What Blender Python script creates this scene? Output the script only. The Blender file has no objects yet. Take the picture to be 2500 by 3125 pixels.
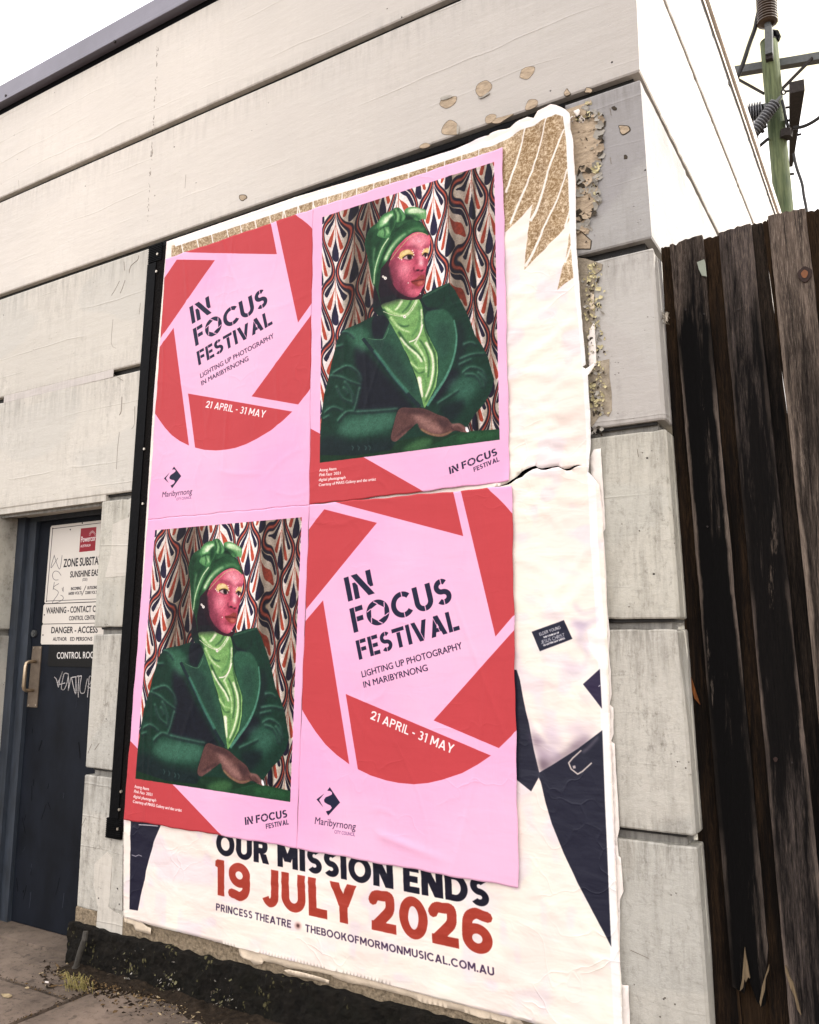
import bpy, bmesh, math, random
import numpy as np
from mathutils import Vector, noise as mnoise
from mathutils.geometry import delaunay_2d_cdt

random.seed(7); RNG = np.random.RandomState(7)
SC = bpy.context.scene
COL = SC.collection
R = math.radians

# ------------------------------------------------------------------ camera
EYE = 1.42; DIST = 2.75169375; FPX = 2567.8; YAW, PITCH, ROLL = -0.54284519, 0.16065609, 0.00276576
def _axes():
    ca, sa = math.cos(YAW), math.sin(YAW); cb, sb = math.cos(PITCH), math.sin(PITCH)
    cc, sc = math.cos(ROLL), math.sin(ROLL)
    f = np.array([sa*cb, ca*cb, sb]); r = np.array([ca, -sa, 0.0]); u = np.cross(r, f)
    return cc*r + sc*u, -sc*r + cc*u, f
CR, CU, CF = _axes()
cam = bpy.data.cameras.new('camera'); camo = bpy.data.objects.new('camera', cam); COL.objects.link(camo)
cam.sensor_fit = 'HORIZONTAL'; cam.sensor_width = 36; cam.lens = FPX/2500*36
cam.clip_start = 0.05; cam.clip_end = 2000
from mathutils import Matrix
camo.matrix_world = Matrix(((CR[0], CU[0], -CF[0], 0), (CR[1], CU[1], -CF[1], -DIST), (CR[2], CU[2], -CF[2], EYE), (0, 0, 0, 1)))
SC.camera = camo

# ------------------------------------------------------------------ world, sun, exposure
SUN_DIR = Vector((0.80, 0.42, 0.72)).normalized()
SUN_EL = math.asin(SUN_DIR.z); SUN_AZ = math.atan2(SUN_DIR.x, SUN_DIR.y)
w = bpy.data.worlds.new('World'); SC.world = w; w.use_nodes = True
nt = w.node_tree; nt.nodes.clear()
def wn(t, **k):
    n = nt.nodes.new(t)
    for a, b in k.items(): setattr(n, a, b)
    return n
sky = wn('ShaderNodeTexSky', sky_type='NISHITA', sun_disc=False, sun_elevation=SUN_EL, sun_rotation=SUN_AZ, air_density=1.0, dust_density=6.0, ozone_density=1.0, altitude=50)
tc = wn('ShaderNodeTexCoord'); mp = wn('ShaderNodeMapping'); mp.inputs['Scale'].default_value = (1.0, 1.0, 2.2)
no = wn('ShaderNodeTexNoise'); no.inputs['Scale'].default_value = 2.6; no.inputs['Detail'].default_value = 7; no.inputs['Roughness'].default_value = 0.58
rp = wn('ShaderNodeValToRGB'); rp.color_ramp.elements[0].position = 0.40; rp.color_ramp.elements[1].position = 0.56
rp.color_ramp.elements[0].color = (5.0, 4.4, 2.75, 1); rp.color_ramp.elements[1].color = (9.6, 9.5, 10.4, 1)
mx = wn('ShaderNodeMix', data_type='RGBA'); mx.inputs['Factor'].default_value = 0.86
bg = wn('ShaderNodeBackground'); bg.inputs['Strength'].default_value = 0.10; wo = wn('ShaderNodeOutputWorld')
L = nt.links.new
L(tc.outputs['Generated'], mp.inputs['Vector']); L(mp.outputs['Vector'], no.inputs['Vector']); L(no.outputs['Fac'], rp.inputs['Fac'])
L(sky.outputs['Color'], mx.inputs[6]); L(rp.outputs['Color'], mx.inputs[7]); L(mx.outputs[2], bg.inputs['Color']); L(bg.outputs['Background'], wo.inputs['Surface'])
sl = bpy.data.lights.new('sun', 'SUN'); sl.energy = 1.7; sl.angle = R(3); sl.color = (1.0, 0.96, 0.88)
so = bpy.data.objects.new('sun', sl); COL.objects.link(so); so.rotation_euler = SUN_DIR.to_track_quat('Z', 'Y').to_euler()
SC.view_settings.view_transform = 'Standard'; SC.view_settings.look = 'None'; SC.view_settings.gamma = 1; SC.view_settings.use_curve_mapping = False
SC.view_settings.exposure = 1.88
SC.render.engine = 'CYCLES'
SC.cycles.use_denoising = True
SC.cycles.max_bounces = 6; SC.cycles.diffuse_bounces = 4

# ------------------------------------------------------------------ survey helpers: measured photograph points -> metres
def W(px, py, y=0.0):
    d = CF + (px-1250)/FPX*CR - (py-1562.5)/FPX*CU
    t = (DIST+y)/d[1]
    return (t*d[0], y, EYE+t*d[2])
def W2(p, y=0.0):
    a = W(p[0], p[1], y); return (a[0], a[2])
def Z(ox, oy, s):                       # a magnified view of the survey photograph
    return lambda pts: [(ox+x*s, oy+y*s) for x, y in pts]

# ------------------------------------------------------------------ objects and materials
MATS = {}
def lin(c):
    c = np.asarray(c, float)/255.0
    return np.where(c <= 0.04045, c/12.92, ((c+0.055)/1.055)**2.4)
class NT:
    def __init__(s, name):
        s.m = bpy.data.materials.new(name); s.m.use_nodes = True; s.t = s.m.node_tree
        s.b = s.t.nodes['Principled BSDF']; s.co = s.t.nodes.new('ShaderNodeTexCoord')
    def n(s, ty, **k):
        n = s.t.nodes.new(ty)
        for a, b in k.items(): setattr(n, a, b)
        return n
    def l(s, a, b): s.t.links.new(a, b)
    def mapping(s, scale=(1, 1, 1), loc=(0, 0, 0), rot=(0, 0, 0)):
        m = s.n('ShaderNodeMapping'); m.inputs['Scale'].default_value = scale; m.inputs['Location'].default_value = loc; m.inputs['Rotation'].default_value = rot
        s.l(s.co.outputs['Object'], m.inputs['Vector']); return m.outputs['Vector']
    def noise(s, sc, det=4, ro=0.55, vec=None, dist=0):
        n = s.n('ShaderNodeTexNoise'); n.inputs['Scale'].default_value = sc; n.inputs['Detail'].default_value = det
        n.inputs['Roughness'].default_value = ro; n.inputs['Distortion'].default_value = dist
        s.l(vec if vec is not None else s.co.outputs['Object'], n.inputs['Vector']); return n.outputs['Fac']
    def ramp(s, fac, stops):
        r = s.n('ShaderNodeValToRGB'); e = r.color_ramp.elements
        while len(e) < len(stops): e.new(0.5)
        for k, (p, c) in enumerate(stops):
            e[k].position = p; e[k].color = (c, c, c, 1) if isinstance(c, (int, float)) else (*c, 1)
        s.l(fac, r.inputs['Fac']); return r.outputs['Color']
    def mix(s, fac, a, b, mode='MIX'):
        m = s.n('ShaderNodeMix', data_type='RGBA', blend_type=mode)
        for i, v in ((0, fac), (6, a), (7, b)):
            if hasattr(v, 'type') and hasattr(v, 'is_output'): s.l(v, m.inputs[i])
            elif i == 0: m.inputs[0].default_value = v
            else: m.inputs[i].default_value = (*v, 1) if len(v) == 3 else v
        return m.outputs[2]
    def math(s, op, a, b=None):
        m = s.n('ShaderNodeMath', operation=op)
        for i, v in ((0, a), (1, b)):
            if v is None: continue
            if hasattr(v, 'is_output'): s.l(v, m.inputs[i])
            else: m.inputs[i].default_value = v
        return m.outputs[0]
    def bump(s, h, strength, dist, prev=None):
        b = s.n('ShaderNodeBump'); b.inputs['Strength'].default_value = strength; b.inputs['Distance'].default_value = dist
        s.l(h, b.inputs['Height'])
        if prev is not None: s.l(prev, b.inputs['Normal'])
        return b.outputs['Normal']
    def done(s, color=None, rough=0.7, normal=None, spec=0.4, metal=0):
        for k, v in (('Base Color', color), ('Roughness', rough)):
            if v is None: continue
            if hasattr(v, 'is_output'): s.l(v, s.b.inputs[k])
            else: s.b.inputs[k].default_value = (*v, 1) if k == 'Base Color' else v
        if normal is not None: s.l(normal, s.b.inputs['Normal'])
        s.b.inputs['Specular IOR Level'].default_value = spec; s.b.inputs['Metallic'].default_value = metal
        return s.m

def tag(o, label=None, cat=None, group=None, kind=None):
    for k, v in (('label', label), ('category', cat), ('group', group), ('kind', kind)):
        if v: o[k] = v
    return o
def empty(name, loc=(0, 0, 0)):
    o = bpy.data.objects.new(name, None); COL.objects.link(o); o.location = loc; o.empty_display_size = 0.1
    bpy.context.view_layer.update(); return o
def link(name, me, mat, parent=None):
    o = bpy.data.objects.new(name, me); COL.objects.link(o)
    if mat is not None:
        for m in (mat if isinstance(mat, (list, tuple)) else [mat]): me.materials.append(m)
    if parent is not None:
        o.parent = parent; o.matrix_parent_inverse = parent.matrix_world.inverted()
    return o
def mesh(name, verts, faces, mat, parent=None, smooth=False):
    me = bpy.data.meshes.new(name); me.from_pydata([tuple(map(float, v)) for v in verts], [], [list(map(int, f)) for f in faces]); me.update()
    bm = bmesh.new(); bm.from_mesh(me); bmesh.ops.recalc_face_normals(bm, faces=bm.faces); bm.to_mesh(me); bm.free()
    if smooth: me.polygons.foreach_set('use_smooth', [True]*len(me.polygons))
    return link(name, me, mat, parent)
class MB:
    def __init__(s): s.v = []; s.f = []
    def add(s, v, f):
        o = len(s.v); s.v += list(v); s.f += [[i+o for i in q] for q in f]; return s
    def box(s, x0, x1, y0, y1, z0, z1):
        return s.add([(x0, y0, z0), (x1, y0, z0), (x1, y1, z0), (x0, y1, z0), (x0, y0, z1), (x1, y0, z1), (x1, y1, z1), (x0, y1, z1)],
                     [(0, 1, 2, 3), (4, 5, 6, 7), (0, 1, 5, 4), (1, 2, 6, 5), (2, 3, 7, 6), (3, 0, 4, 7)])
    def tube(s, pts, r, n=8, cap=True):
        pts = [Vector(p) for p in pts]; rs = r if isinstance(r, (list, tuple)) else [r]*len(pts)
        rings = []; up = None
        for i, p in enumerate(pts):
            d = (pts[min(i+1, len(pts)-1)]-pts[max(i-1, 0)]).normalized()
            if up is None: up = d.orthogonal().normalized()
            up = (up-d*up.dot(d)).normalized(); sd = d.cross(up)
            rings.append([p+(up*math.cos(2*math.pi*k/n)+sd*math.sin(2*math.pi*k/n))*rs[i] for k in range(n)])
        v = [q for rr in rings for q in rr]; f = []
        for i in range(len(pts)-1):
            for k in range(n):
                a = i*n+k; b = i*n+(k+1) % n; f.append((a, b, b+n, a+n))
        if cap: f.append(tuple(range(n))); f.append(tuple(range((len(pts)-1)*n, len(pts)*n)))
        return s.add(v, f)
    def prism(s, poly, y0, y1):          # poly in (x,z), extruded along y
        n = len(poly)
        return s.add([(x, y0, z) for x, z in poly]+[(x, y1, z) for x, z in poly],
                     [tuple(range(n)), tuple(range(n, 2*n))]+[(i, (i+1) % n, n+(i+1) % n, n+i) for i in range(n)])
    def build(s, name, mat, parent=None, smooth=False): return mesh(name, s.v, s.f, mat, parent, smooth)

# ------------------------------------------------------------------ print: small rasteriser for the lettering and pictures on paper
def cover(polys, SS=4):
    """coverage of many polygons in canvas pixels -> (x0,y0,mask)"""
    P = [np.asarray(p, float) for p in polys if len(p) > 2]
    if not P: return None
    allp = np.vstack(P); x0, y0 = np.floor(allp.min(0)).astype(int)-1; x1, y1 = np.ceil(allp.max(0)).astype(int)+2
    return x0, y0, x1, y1, P
def raster(polys, Wd, Ht, pad=0, SS=3):
    r = cover(polys)
    if r is None: return None
    x0, y0, x1, y1, P = r
    x0 = max(0, x0-pad); y0 = max(0, y0-pad); x1 = min(Wd, x1+pad); y1 = min(Ht, y1+pad)
    if x1 <= x0 or y1 <= y0: return None
    bw, bh = x1-x0, y1-y0
    buf = np.zeros((bh*SS, bw+2), np.float32)
    for p in P:
        a = p[:, 0]*np.roll(p[:, 1], -1)-np.roll(p[:, 0], -1)*p[:, 1]
        if a.sum() < 0: p = p[::-1]
        q = np.roll(p, -1, 0)
        for (ax, ay), (bx, by) in zip(p, q):
            ya, yb = (ay-y0)*SS, (by-y0)*SS
            if ya == yb: continue
            sg = 1.0
            if ya > yb: ya, yb, ax, bx, sg = yb, ya, bx, ax, -1.0
            i0 = max(0, int(math.ceil(ya-0.5))); i1 = min(bh*SS, int(math.ceil(yb-0.5)))
            if i1 <= i0: continue
            rows = np.arange(i0, i1); xs = ax+(bx-ax)*((rows+0.5-ya)/(yb-ya))-x0
            xs = np.clip(xs, 0, bw); ix = xs.astype(int); fr = xs-ix
            buf[rows, ix] += sg*(1-fr); buf[rows, ix+1] += sg*fr
    m = np.clip(np.abs(np.cumsum(buf, 1)[:, :bw]), 0, 1)
    return x0, y0, m.reshape(bh, SS, bw).mean(1)
def blur(m, r):
    for _ in range(3):
        for ax in (0, 1):
            k = max(1, int(r)); n = m.shape[ax]
            pad = [(0, 0), (0, 0)]; pad[ax] = (k+1, k)
            c = np.cumsum(np.pad(m, pad, mode='edge'), ax)
            m = (np.take(c, range(2*k+1, 2*k+1+n), ax)-np.take(c, range(0, n), ax))/(2*k+1)
    return m
def thick(pts, w, w1=None):
    out = []; n = len(pts); pts = [np.array(p, float) for p in pts]
    ws = [w+(((w1 if w1 is not None else w)-w)*i/max(1, n-1)) for i in range(n)]
    for i in range(n-1):
        a, b = pts[i], pts[i+1]; d = b-a; l = np.hypot(*d)
        if l < 1e-9: continue
        nrm = np.array([-d[1], d[0]])/l/2
        out.append([a+nrm*ws[i], b+nrm*ws[i+1], b-nrm*ws[i+1], a-nrm*ws[i]])
    for i in range(1, n-1):
        out.append([pts[i]+np.array([math.cos(t), math.sin(t)])*ws[i]/2 for t in np.linspace(0, 2*math.pi, 9)[:-1]])
    return out
def smoothline(pts, k=6):
    P = [np.array(p, float) for p in pts]
    if len(P) < 3: return P
    Q = [P[0]]+P+[P[-1]]; out = []
    for i in range(1, len(Q)-2):
        for t in np.linspace(0, 1, k, endpoint=False):
            a, b, c, d = Q[i-1], Q[i], Q[i+1], Q[i+2]
            out.append(0.5*((2*b)+(c-a)*t+(2*a-5*b+4*c-d)*t*t+(3*b-a-3*c+d)*t**3))
    return out+[P[-1]]
def smoothpoly(pts, k=4):
    P = [np.array(p, float) for p in pts]; n = len(P); out = []
    for i in range(n):
        a, b, c, d = P[i-1], P[i], P[(i+1) % n], P[(i+2) % n]
        for t in np.linspace(0, 1, k, endpoint=False):
            out.append(0.5*((2*b)+(c-a)*t+(2*a-5*b+4*c-d)*t*t+(3*b-a-3*c+d)*t**3))
    return out
class Canvas:
    def __init__(s, w, h, fmap, bgc):
        s.w, s.h, s.f = w, h, fmap; s.img = np.ones((h, w, 3), np.float32)*np.array(bgc, np.float32)/255
        s.clipm = None
    def px(s, pts): return np.array([s.f(p) for p in pts], float)
    def paint(s, polys, c, a=1.0, bl=0, cut=None, mul=False):
        r = raster(polys, s.w, s.h, pad=3*int(bl)+1)
        if r is None: return
        x0, y0, m = r
        if cut:
            k = raster([np.array([(x0, y0)])]+list(cut), s.w, s.h)
            k = np.zeros_like(m)
            rr = raster(cut, s.w, s.h)
            if rr is not None:
                full = np.zeros((s.h, s.w), np.float32); full[rr[1]:rr[1]+rr[2].shape[0], rr[0]:rr[0]+rr[2].shape[1]] = rr[2]
                m = m*(1-full[y0:y0+m.shape[0], x0:x0+m.shape[1]])
        if bl: m = blur(m, bl)
        m = (m*a)[..., None]; sl_ = (slice(y0, y0+m.shape[0]), slice(x0, x0+m.shape[1]))
        if s.clipm is not None: m = m*s.clipm[sl_][..., None]
        c = np.array(c, np.float32)/255
        s.img[sl_] = s.img[sl_]*(1-m)+(s.img[sl_]*c if mul else c)*m
    def fill(s, pts, c, a=1.0, bl=0, sm=False): s.paint([s.px(smoothpoly(pts) if sm else pts)], c, a, bl)
    def stroke(s, pts, wd, c, a=1.0, bl=0, w1=None, sm=True): s.paint([s.px(q) for q in thick(smoothline(pts) if sm else pts, wd, w1)], c, a, bl)
    def setclip(s, pts):
        if pts is None: s.clipm = None; return
        r = raster([s.px(pts)], s.w, s.h); f = np.zeros((s.h, s.w), np.float32)
        if r: f[r[1]:r[1]+r[2].shape[0], r[0]:r[0]+r[2].shape[1]] = r[2]
        s.clipm = f
    def text(s, glyphs, BL, BR, TL, c, a=1.0, prefix=None, bl=0):
        """glyphs=(polys,cuts,width,xmin) with cap height 1; fitted so that [xmin,width] (or the prefix) spans BL..BR"""
        polys, cuts, x0, x1 = glyphs
        if prefix: x1 = prefix[3]
        bl_, br, tl = s.px([BL, BR, TL]); ex = (br-bl_)/(x1-x0); ey = tl-bl_
        T = lambda p: [bl_+ex*(q[0]-x0)+ey*q[1] for q in p]
        s.paint([T(p) for p in polys], c, a, bl, cut=[T(p) for p in cuts] if cuts else None)
    def image(s, name, k=0.80):
        g = np.clip(s.img, 0, 1); l = np.where(g <= 0.04045, g/12.92, ((g+0.055)/1.055)**2.4)*k
        l = np.where(l <= 0.0031308, l*12.92, 1.055*l**(1/2.4)-0.055)
        im = bpy.data.images.new(name, s.w, s.h); A = np.ones((s.h, s.w, 4), np.float32); A[..., :3] = l[::-1]
        im.pixels.foreach_set(A.ravel()); im.update(); im.pack(); return im

# monoline capitals --------------------------------------------------
def arc(cx, cy, rx, ry, wx, wy, a0, a1, n=22):
    t = np.linspace(R(a0), R(a1), n)
    return [(cx+rx*math.cos(q), cy+ry*math.sin(q)) for q in t]+[(cx+(rx-wx)*math.cos(q), cy+(ry-wy)*math.sin(q)) for q in t[::-1]]
def rc(x0, y0, x1, y1): return [(x0, y0), (x1, y0), (x1, y1), (x0, y1)]
def dg(xa, ya, xb, yb, h): return [(xa, ya), (xa+h, ya), (xb+h, yb), (xb, yb)]
def glyph(c, w, st=False):
    g = 0.035; v = w*0.92; cuts = []
    if c == 'I': return [rc(0, 0, w, 1)], [], w
    if c == 'L': return [rc(0, 0, w, 1), rc(w, 0, .58, v)], [rc(w, 0, w+g, v)] if st else [], .58
    if c in 'EF':
        P = [rc(0, 0, w, 1), rc(w, 1-v, .60, 1), rc(w, .5-v/2, .55, .5+v/2)]
        if c == 'E': P.append(rc(w, 0, .61, v))
        return P, [rc(w, 0, w+g, 1)] if st else [], .61
    if c == 'T': return [rc(0, 1-v, .70, 1), rc(.35-w/2, 0, .35+w/2, 1-v)], [rc(.35-w/2-.02, 1-v-g, .72, 1-v), ] if st else [], .70
    if c == 'H': return [rc(0, 0, w, 1), rc(.74-w, 0, .74, 1), rc(w, .5-v/2, .74-w, .5+v/2)], [], .74
    if c == 'N':
        h = w*1.25; P = [rc(0, 0, w, 1), rc(.80-w, 0, .80, 1), dg(0, 1, .80-h, 0, h)]
        if st: P = [rc(0, 0, w, 1-w*1.5), dg(0, 1, .86-h, 0, h), rc(.86-w, w*1.5, .86, 1)]; return P, [dg(-g-.03, 1, .86-h-g-.03, 0, g+.03)[:], dg(h, 1, .86, 0, g+.03)], .86
        return P, [], .80
    if c == 'M':
        h = w*1.15; return [rc(0, 0, w, 1), rc(.94-w, 0, .94, 1), dg(0, 1, .47-h/2, .25, h), dg(.94-h, 1, .47-h/2, .25, h)], [], .94
    if c == 'A':
        h = w*1.12; P = [dg(.44-h/2, 1, 0, 0, h), dg(.44-h/2, 1, .88-h, 0, h), rc(.24, .2, .64, .2+v)]
        return P, [dg(.44-h/2-.02, 1, .88-h-.57*g-.55, -.28, g)] if False else ([dg(.40-h/2-g, 1, .84-h-g, 0, g)] if st else []), .88
    if c == 'V':
        h = w*1.12; P = [dg(0, 1, .44-h/2, 0, h), dg(.88-h, 1, .44-h/2, 0, h)]
        return P, [dg(h, 1, .44+h/2, 0, g)] if st else [], .88
    if c == 'Y':
        h = w*1.15; return [dg(0, 1, .41-h/2, .42, h), dg(.82-h, 1, .41-h/2, .42, h), rc(.41-w/2, 0, .41+w/2, .44)], [], .82
    if c == 'K':
        h = w*1.3; return [rc(0, 0, w, 1), dg(.76-h, 1, w*.6, .38, h), dg(.28, .62, .80-h, 0, h)], [], .80
    if c == 'O': return [arc(.47, .5, .47, .51, w, v, 0, 360, 50)], [], .94
    if c == '0': return [arc(.39, .5, .39, .51, w, v, 0, 360, 44)], [], .78
    if c == 'C':
        P = [arc(.50, .5, .50, .51, w, v, 42, 318, 44)]
        return P, [rc(.52, .8-.1, .52+g, 1.1), rc(.48, -.1, .48+g, .3)] if st else [], .90
    if c == 'G': return [arc(.50, .5, .50, .51, w, v, 42, 350, 44), rc(.52, .5-v*.7, .98, .5+v*.3)], [], .98
    if c == 'D': return [rc(0, 0, w, 1), rc(0, 0, .36, v), rc(0, 1-v, .36, 1), arc(.36, .5, .46, .5, w, v, -90, 90)], [], .82
    if c in 'PRB':
        hb = (1+v)/2; P = [rc(0, 0, w, 1), rc(0, 1-v, .40, 1), rc(0, 1-hb, .40, 1-hb+v), arc(.40, 1-hb/2, .28, hb/2, w, v, -90, 90)]
        if c == 'R': P.append(dg(.30, 1-hb, .74-w*1.2, 0, w*1.2)); return P, [], .74
        if c == 'B': P += [rc(0, 0, .42, v), arc(.42, hb/2, .30, hb/2, w, v, -90, 90)]; return P, [], .72
        return P, [], .70
    if c == 'U':
        P = [rc(0, .36, w, 1), rc(.78-w, .36, .78, 1), arc(.39, .37, .39, .38, w, v, 180, 360, 30)]
        return P, [rc(.37, -.1, .37+g, .3)] if st else [], .78
    if c == 'J': return [rc(.56-w, .32, .56, 1), arc(.27, .33, .29, .34, w, v, 205, 360, 24)], [], .56
    if c == 'S':
        hb = (1+v)/2; P = [arc(.33, 1-hb/2, .31, hb/2, w*.95, v, 38, 272, 26), arc(.33, hb/2, .33, hb/2, w*.95, v, -142, 92, 26)]
        return P, [rc(.33, .82-.05, .33+g, 1.1), rc(.30, -.1, .30+g, .22)] if st else [], .66
    if c == '3':
        hb = (1+v)/2; return [arc(.31, 1-hb/2, .30, hb/2, w, v, -92, 140, 24), arc(.31, hb/2, .33, hb/2, w, v, -145, 92, 24)], [], .64
    if c == '1': return [rc(.34-w, 0, .34, 1), [(.34-w, 1), (.34-w, 1-v), (0, .80), (0, .80+v*.6)]], [], .40
    if c == '2':
        h = w/2; return thick(smoothline([(.04, .72), (.14, .86), (.33, 1-h), (.52, .88), (.60-h*.4, .72), (.52, .54), (.34, .34), (.12, .12)]), w)+[rc(0, 0, .70, v), [(0, v*.9), (0, 0), (.4, 0), (.4, .3)]], [], .70
    if c in '69':
        P = [arc(.38, .33, .38, .34, w, v, 0, 360, 40)]+thick(smoothline([(.68, .86), (.54, 1-w/2), (.36, .93-w*.1), (.18, .78), (w/2+.01, .56), (w/2, .34)]), w)
        if c == '9': P = [[(.76-x, 1-y) for x, y in p] for p in P]
        return P, [], .76
    if c == '.': return [rc(0, 0, w*1.05, w*1.05)], [], w*1.05
    if c == '-': return [rc(0, .36, .34, .36+v)], [], .34
    if c == 'Q': # aperture O of the festival title
        t = np.linspace(0, 2*math.pi, 50); o = [(.51+.51*math.cos(q), .5+.51*math.sin(q)) for q in t[:-1]]
        hx = [(.51+.34*math.cos(R(20+60*k)), .5+.34*math.sin(R(20+60*k))) for k in range(6)]
        cu = [hx]
        for k in range(6):
            a, b = np.array(hx[k]), np.array(hx[(k+1) % 6]); d = (b-a)/np.hypot(*(b-a)); n = np.array([-d[1], d[0]])*.02
            e = b+d*.22; cu.append([b+n, e+n, e-n, b-n])
        return [o], cu, 1.02
    return [], [], .30
def mono(txt, w=.2, st=False, gap=.11):
    x = 0; P = []; K = []
    for c in txt:
        if c == ' ': x += .32; continue
        p, k, wd = glyph(c, w, st)
        P += [[(a+x, b) for a, b in q] for q in p]; K += [[(a+x, b) for a, b in q] for q in k]; x += wd+gap
    return P, K, 0, x-gap
_bf = {}
def bfont(txt, off=0.0, shear=0.0):
    c = bpy.data.curves.new('tmp', 'FONT'); c.body = txt; c.shear = shear; c.resolution_u = 3
    o = bpy.data.objects.new('tmp', c); COL.objects.link(o); dg_ = bpy.context.evaluated_depsgraph_get(); dg_.update()
    me = o.evaluated_get(dg_).to_mesh(); me.calc_loop_triangles()
    v = np.zeros(len(me.vertices)*3); me.vertices.foreach_get('co', v); v = v.reshape(-1, 3)[:, :2]/0.69
    T = [v[list(t.vertices)] for t in me.loop_triangles]
    bpy.data.objects.remove(o); bpy.data.curves.remove(c)
    if off:                                  # a bolder cut of the same face
        o_ = off*1.2; T = [t+np.array(q) for t in T for q in ((0, 0), (o_, 0), (-o_, 0), (0, o_), (0, -o_), (o_*.7, o_*.7), (-o_*.7, -o_*.7), (o_*.7, -o_*.7), (-o_*.7, o_*.7))]
    return T, [], float(v[:, 0].min()), float(v[:, 0].max())

def homog(src, dst):
    A = []; b = []
    for (x, y), (u, v) in zip(src, dst):
        A += [[x, y, 1, 0, 0, 0, -u*x, -u*y], [0, 0, 0, x, y, 1, -v*x, -v*y]]; b += [u, v]
    h = np.append(np.linalg.solve(np.array(A, float), np.array(b, float)), 1).reshape(3, 3)
    def f(p):
        q = h@np.array([p[0], p[1], 1.0]); return (q[0]/q[2], q[1]/q[2])
    return f

PINK = (249, 178, 219); RED = (200, 70, 76); NAVY = (34, 36, 62); WHITE = (255, 250, 246)
YB, YS = -0.015, -0.021          # depth of the theatre sheet and of the festival sheets
QUAD = dict(
    tl=[(506.7, 790), (955.5, 637), (944.6, 1541), (451.8, 1586)],
    tr=[(955.5, 637.5), (1533, 450), (1557, 1468), (944.6, 1540.5)],
    bl=[(451.8, 1586), (944.8, 1541), (905.5, 2588.5), (377, 2501)],
    br=[(944.8, 1540), (1562.5, 1483), (1583, 2711), (905.5, 2590)])
AW, AH = 900, 1310
def sheetmap(q):
    g = homog(QUAD[q], [(0, 0), (AW, 0), (AW, AH), (0, AH)]); return g
exec_art = True
# ---- art A: festival title sheet (traced on the lower right copy) --
a = Canvas(AW, AH, sheetmap('br'), PINK)
z5 = Z(900, 1480, .4058); z6 = Z(900, 2000, .42899)
blades = [z5([(268, 120), (1190, 40), (1268, 385)]),
          z5([(222, 183), (618, 285), (40, 990), (40, 430), (105, 335), (165, 255)]),
          z5([(212, 868)])+z6([(388, 775), (300, 710), (220, 635), (150, 545), (95, 460), (30, 350), (30, 60)])+z5([(40, 1071)]),
          z6([(362, 275), (1395, 713), (1300, 778), (1190, 838), (1050, 885), (950, 908), (850, 917), (740, 908), (650, 890), (540, 855), (448, 810)]),
          z5([(1665, 1075)])+z6([(988, 463), (1452, 660), (1540, 575), (1600, 500)]),
          z5([(1247, 35), (1438, 18), (1520, 90), (1580, 150), (1650, 232), (1680, 940), (1510, 1140)])]
for b_ in blades: a.fill(b_, RED)
S_ = lambda t: mono(t.replace('O', 'Q') if 'FOC' in t else t, .215, True, .10)
def T5(g, p, c=NAVY, z=z5): q = z(p); a.text(g, q[0], q[1], q[2], c)
T5(S_('IN'), [(402, 878), (603, 815), (368, 700)])
T5(S_('FOCUS'), [(445, 1113), (1192, 880), (410, 932)])
T5(S_('FESTIVAL'), [(484, 1316), (1243, 1088), (456, 1173)])
T5(bfont('LIGHTING UP PHOTOGRAPHY', .006), [(508, 1448), (1262, 1230), (499, 1402)])
T5(bfont('IN MARIBYRNONG', .006), [(521, 1526), (1002, 1396), (512, 1480)])
T5(mono('21 APRIL - 31 MAY', .17, False, .13), [(536, 452), (1122, 702), (552, 392)], WHITE, z6)
a.fill(z6([(250, 938), (323, 1047), (238, 1140), (222, 1110), (250, 1102), (264, 1085), (255, 1068), (232, 1058), (212, 1045), (208, 1028), (220, 1010), (245, 1000), (265, 990), (266, 975), (252, 965), (232, 962)]), NAVY)
a.fill(z6([(210, 984), (155, 1025), (203, 1080), (174, 1028)]), NAVY)
T5(bfont('Maribyrnong'), [(142, 1199), (432, 1243), (148, 1149)], NAVY, z6)
T5(bfont('CITY COUNCIL'), [(282, 1266), (428, 1287), (284, 1243)], (90, 70, 110), z6)
IMG_A = a.image('title_sheet_print')

# ---- art B: festival portrait sheet (traced on the upper right copy)
b = Canvas(AW, AH, sheetmap('tr'), PINK)
zp = Z(940, 440, .35942)
def q4(pts): return [(x, y+1446.8) for x, y in pts]
b.fill(zp(q4([(20, 968), (42, 978), (480, 1215), (1025, 1526), (1020, 1600), (0, 1640)])), RED)
PH = [(122, 620), (1580, 150), (1628, 2509), (102, 2705)]
b.setclip(zp(PH))
# curtain: half-drop ogee repeat with hanging folds
tile = Canvas(200, 320, lambda p: ((p[0]+1)*100, p[1]*320), (250, 246, 238))
OR, BR_, NV, BG = (206, 88, 62), (136, 50, 44), (42, 36, 72), (214, 186, 146)
def drop(x0, y0, x1, y1, r, c, k=1.0):
    d = np.array([x1-x0, (y1-y0)*3.48]); l = np.hypot(*d); d /= l; n = np.array([-d[1], d[0]])
    P = [(0, 0)]+[(l*t, r*math.sin(min(1, t*1.05)**1.5*math.pi/2)) for t in (.2, .4, .6, .8)]
    P += [(l+r*math.sin(q)*.95, r*math.cos(q)) for q in np.linspace(0.1, math.pi-.1, 9)]+[(l*t, -r*math.sin(min(1, t*1.05)**1.5*math.pi/2)) for t in (.8, .6, .4, .2)]
    tile.fill([(x0+d[0]*u+n[0]*v, y0+(d[1]*u+n[1]*v)/3.48) for u, v in P], c)
WT = (250, 246, 238)
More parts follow.
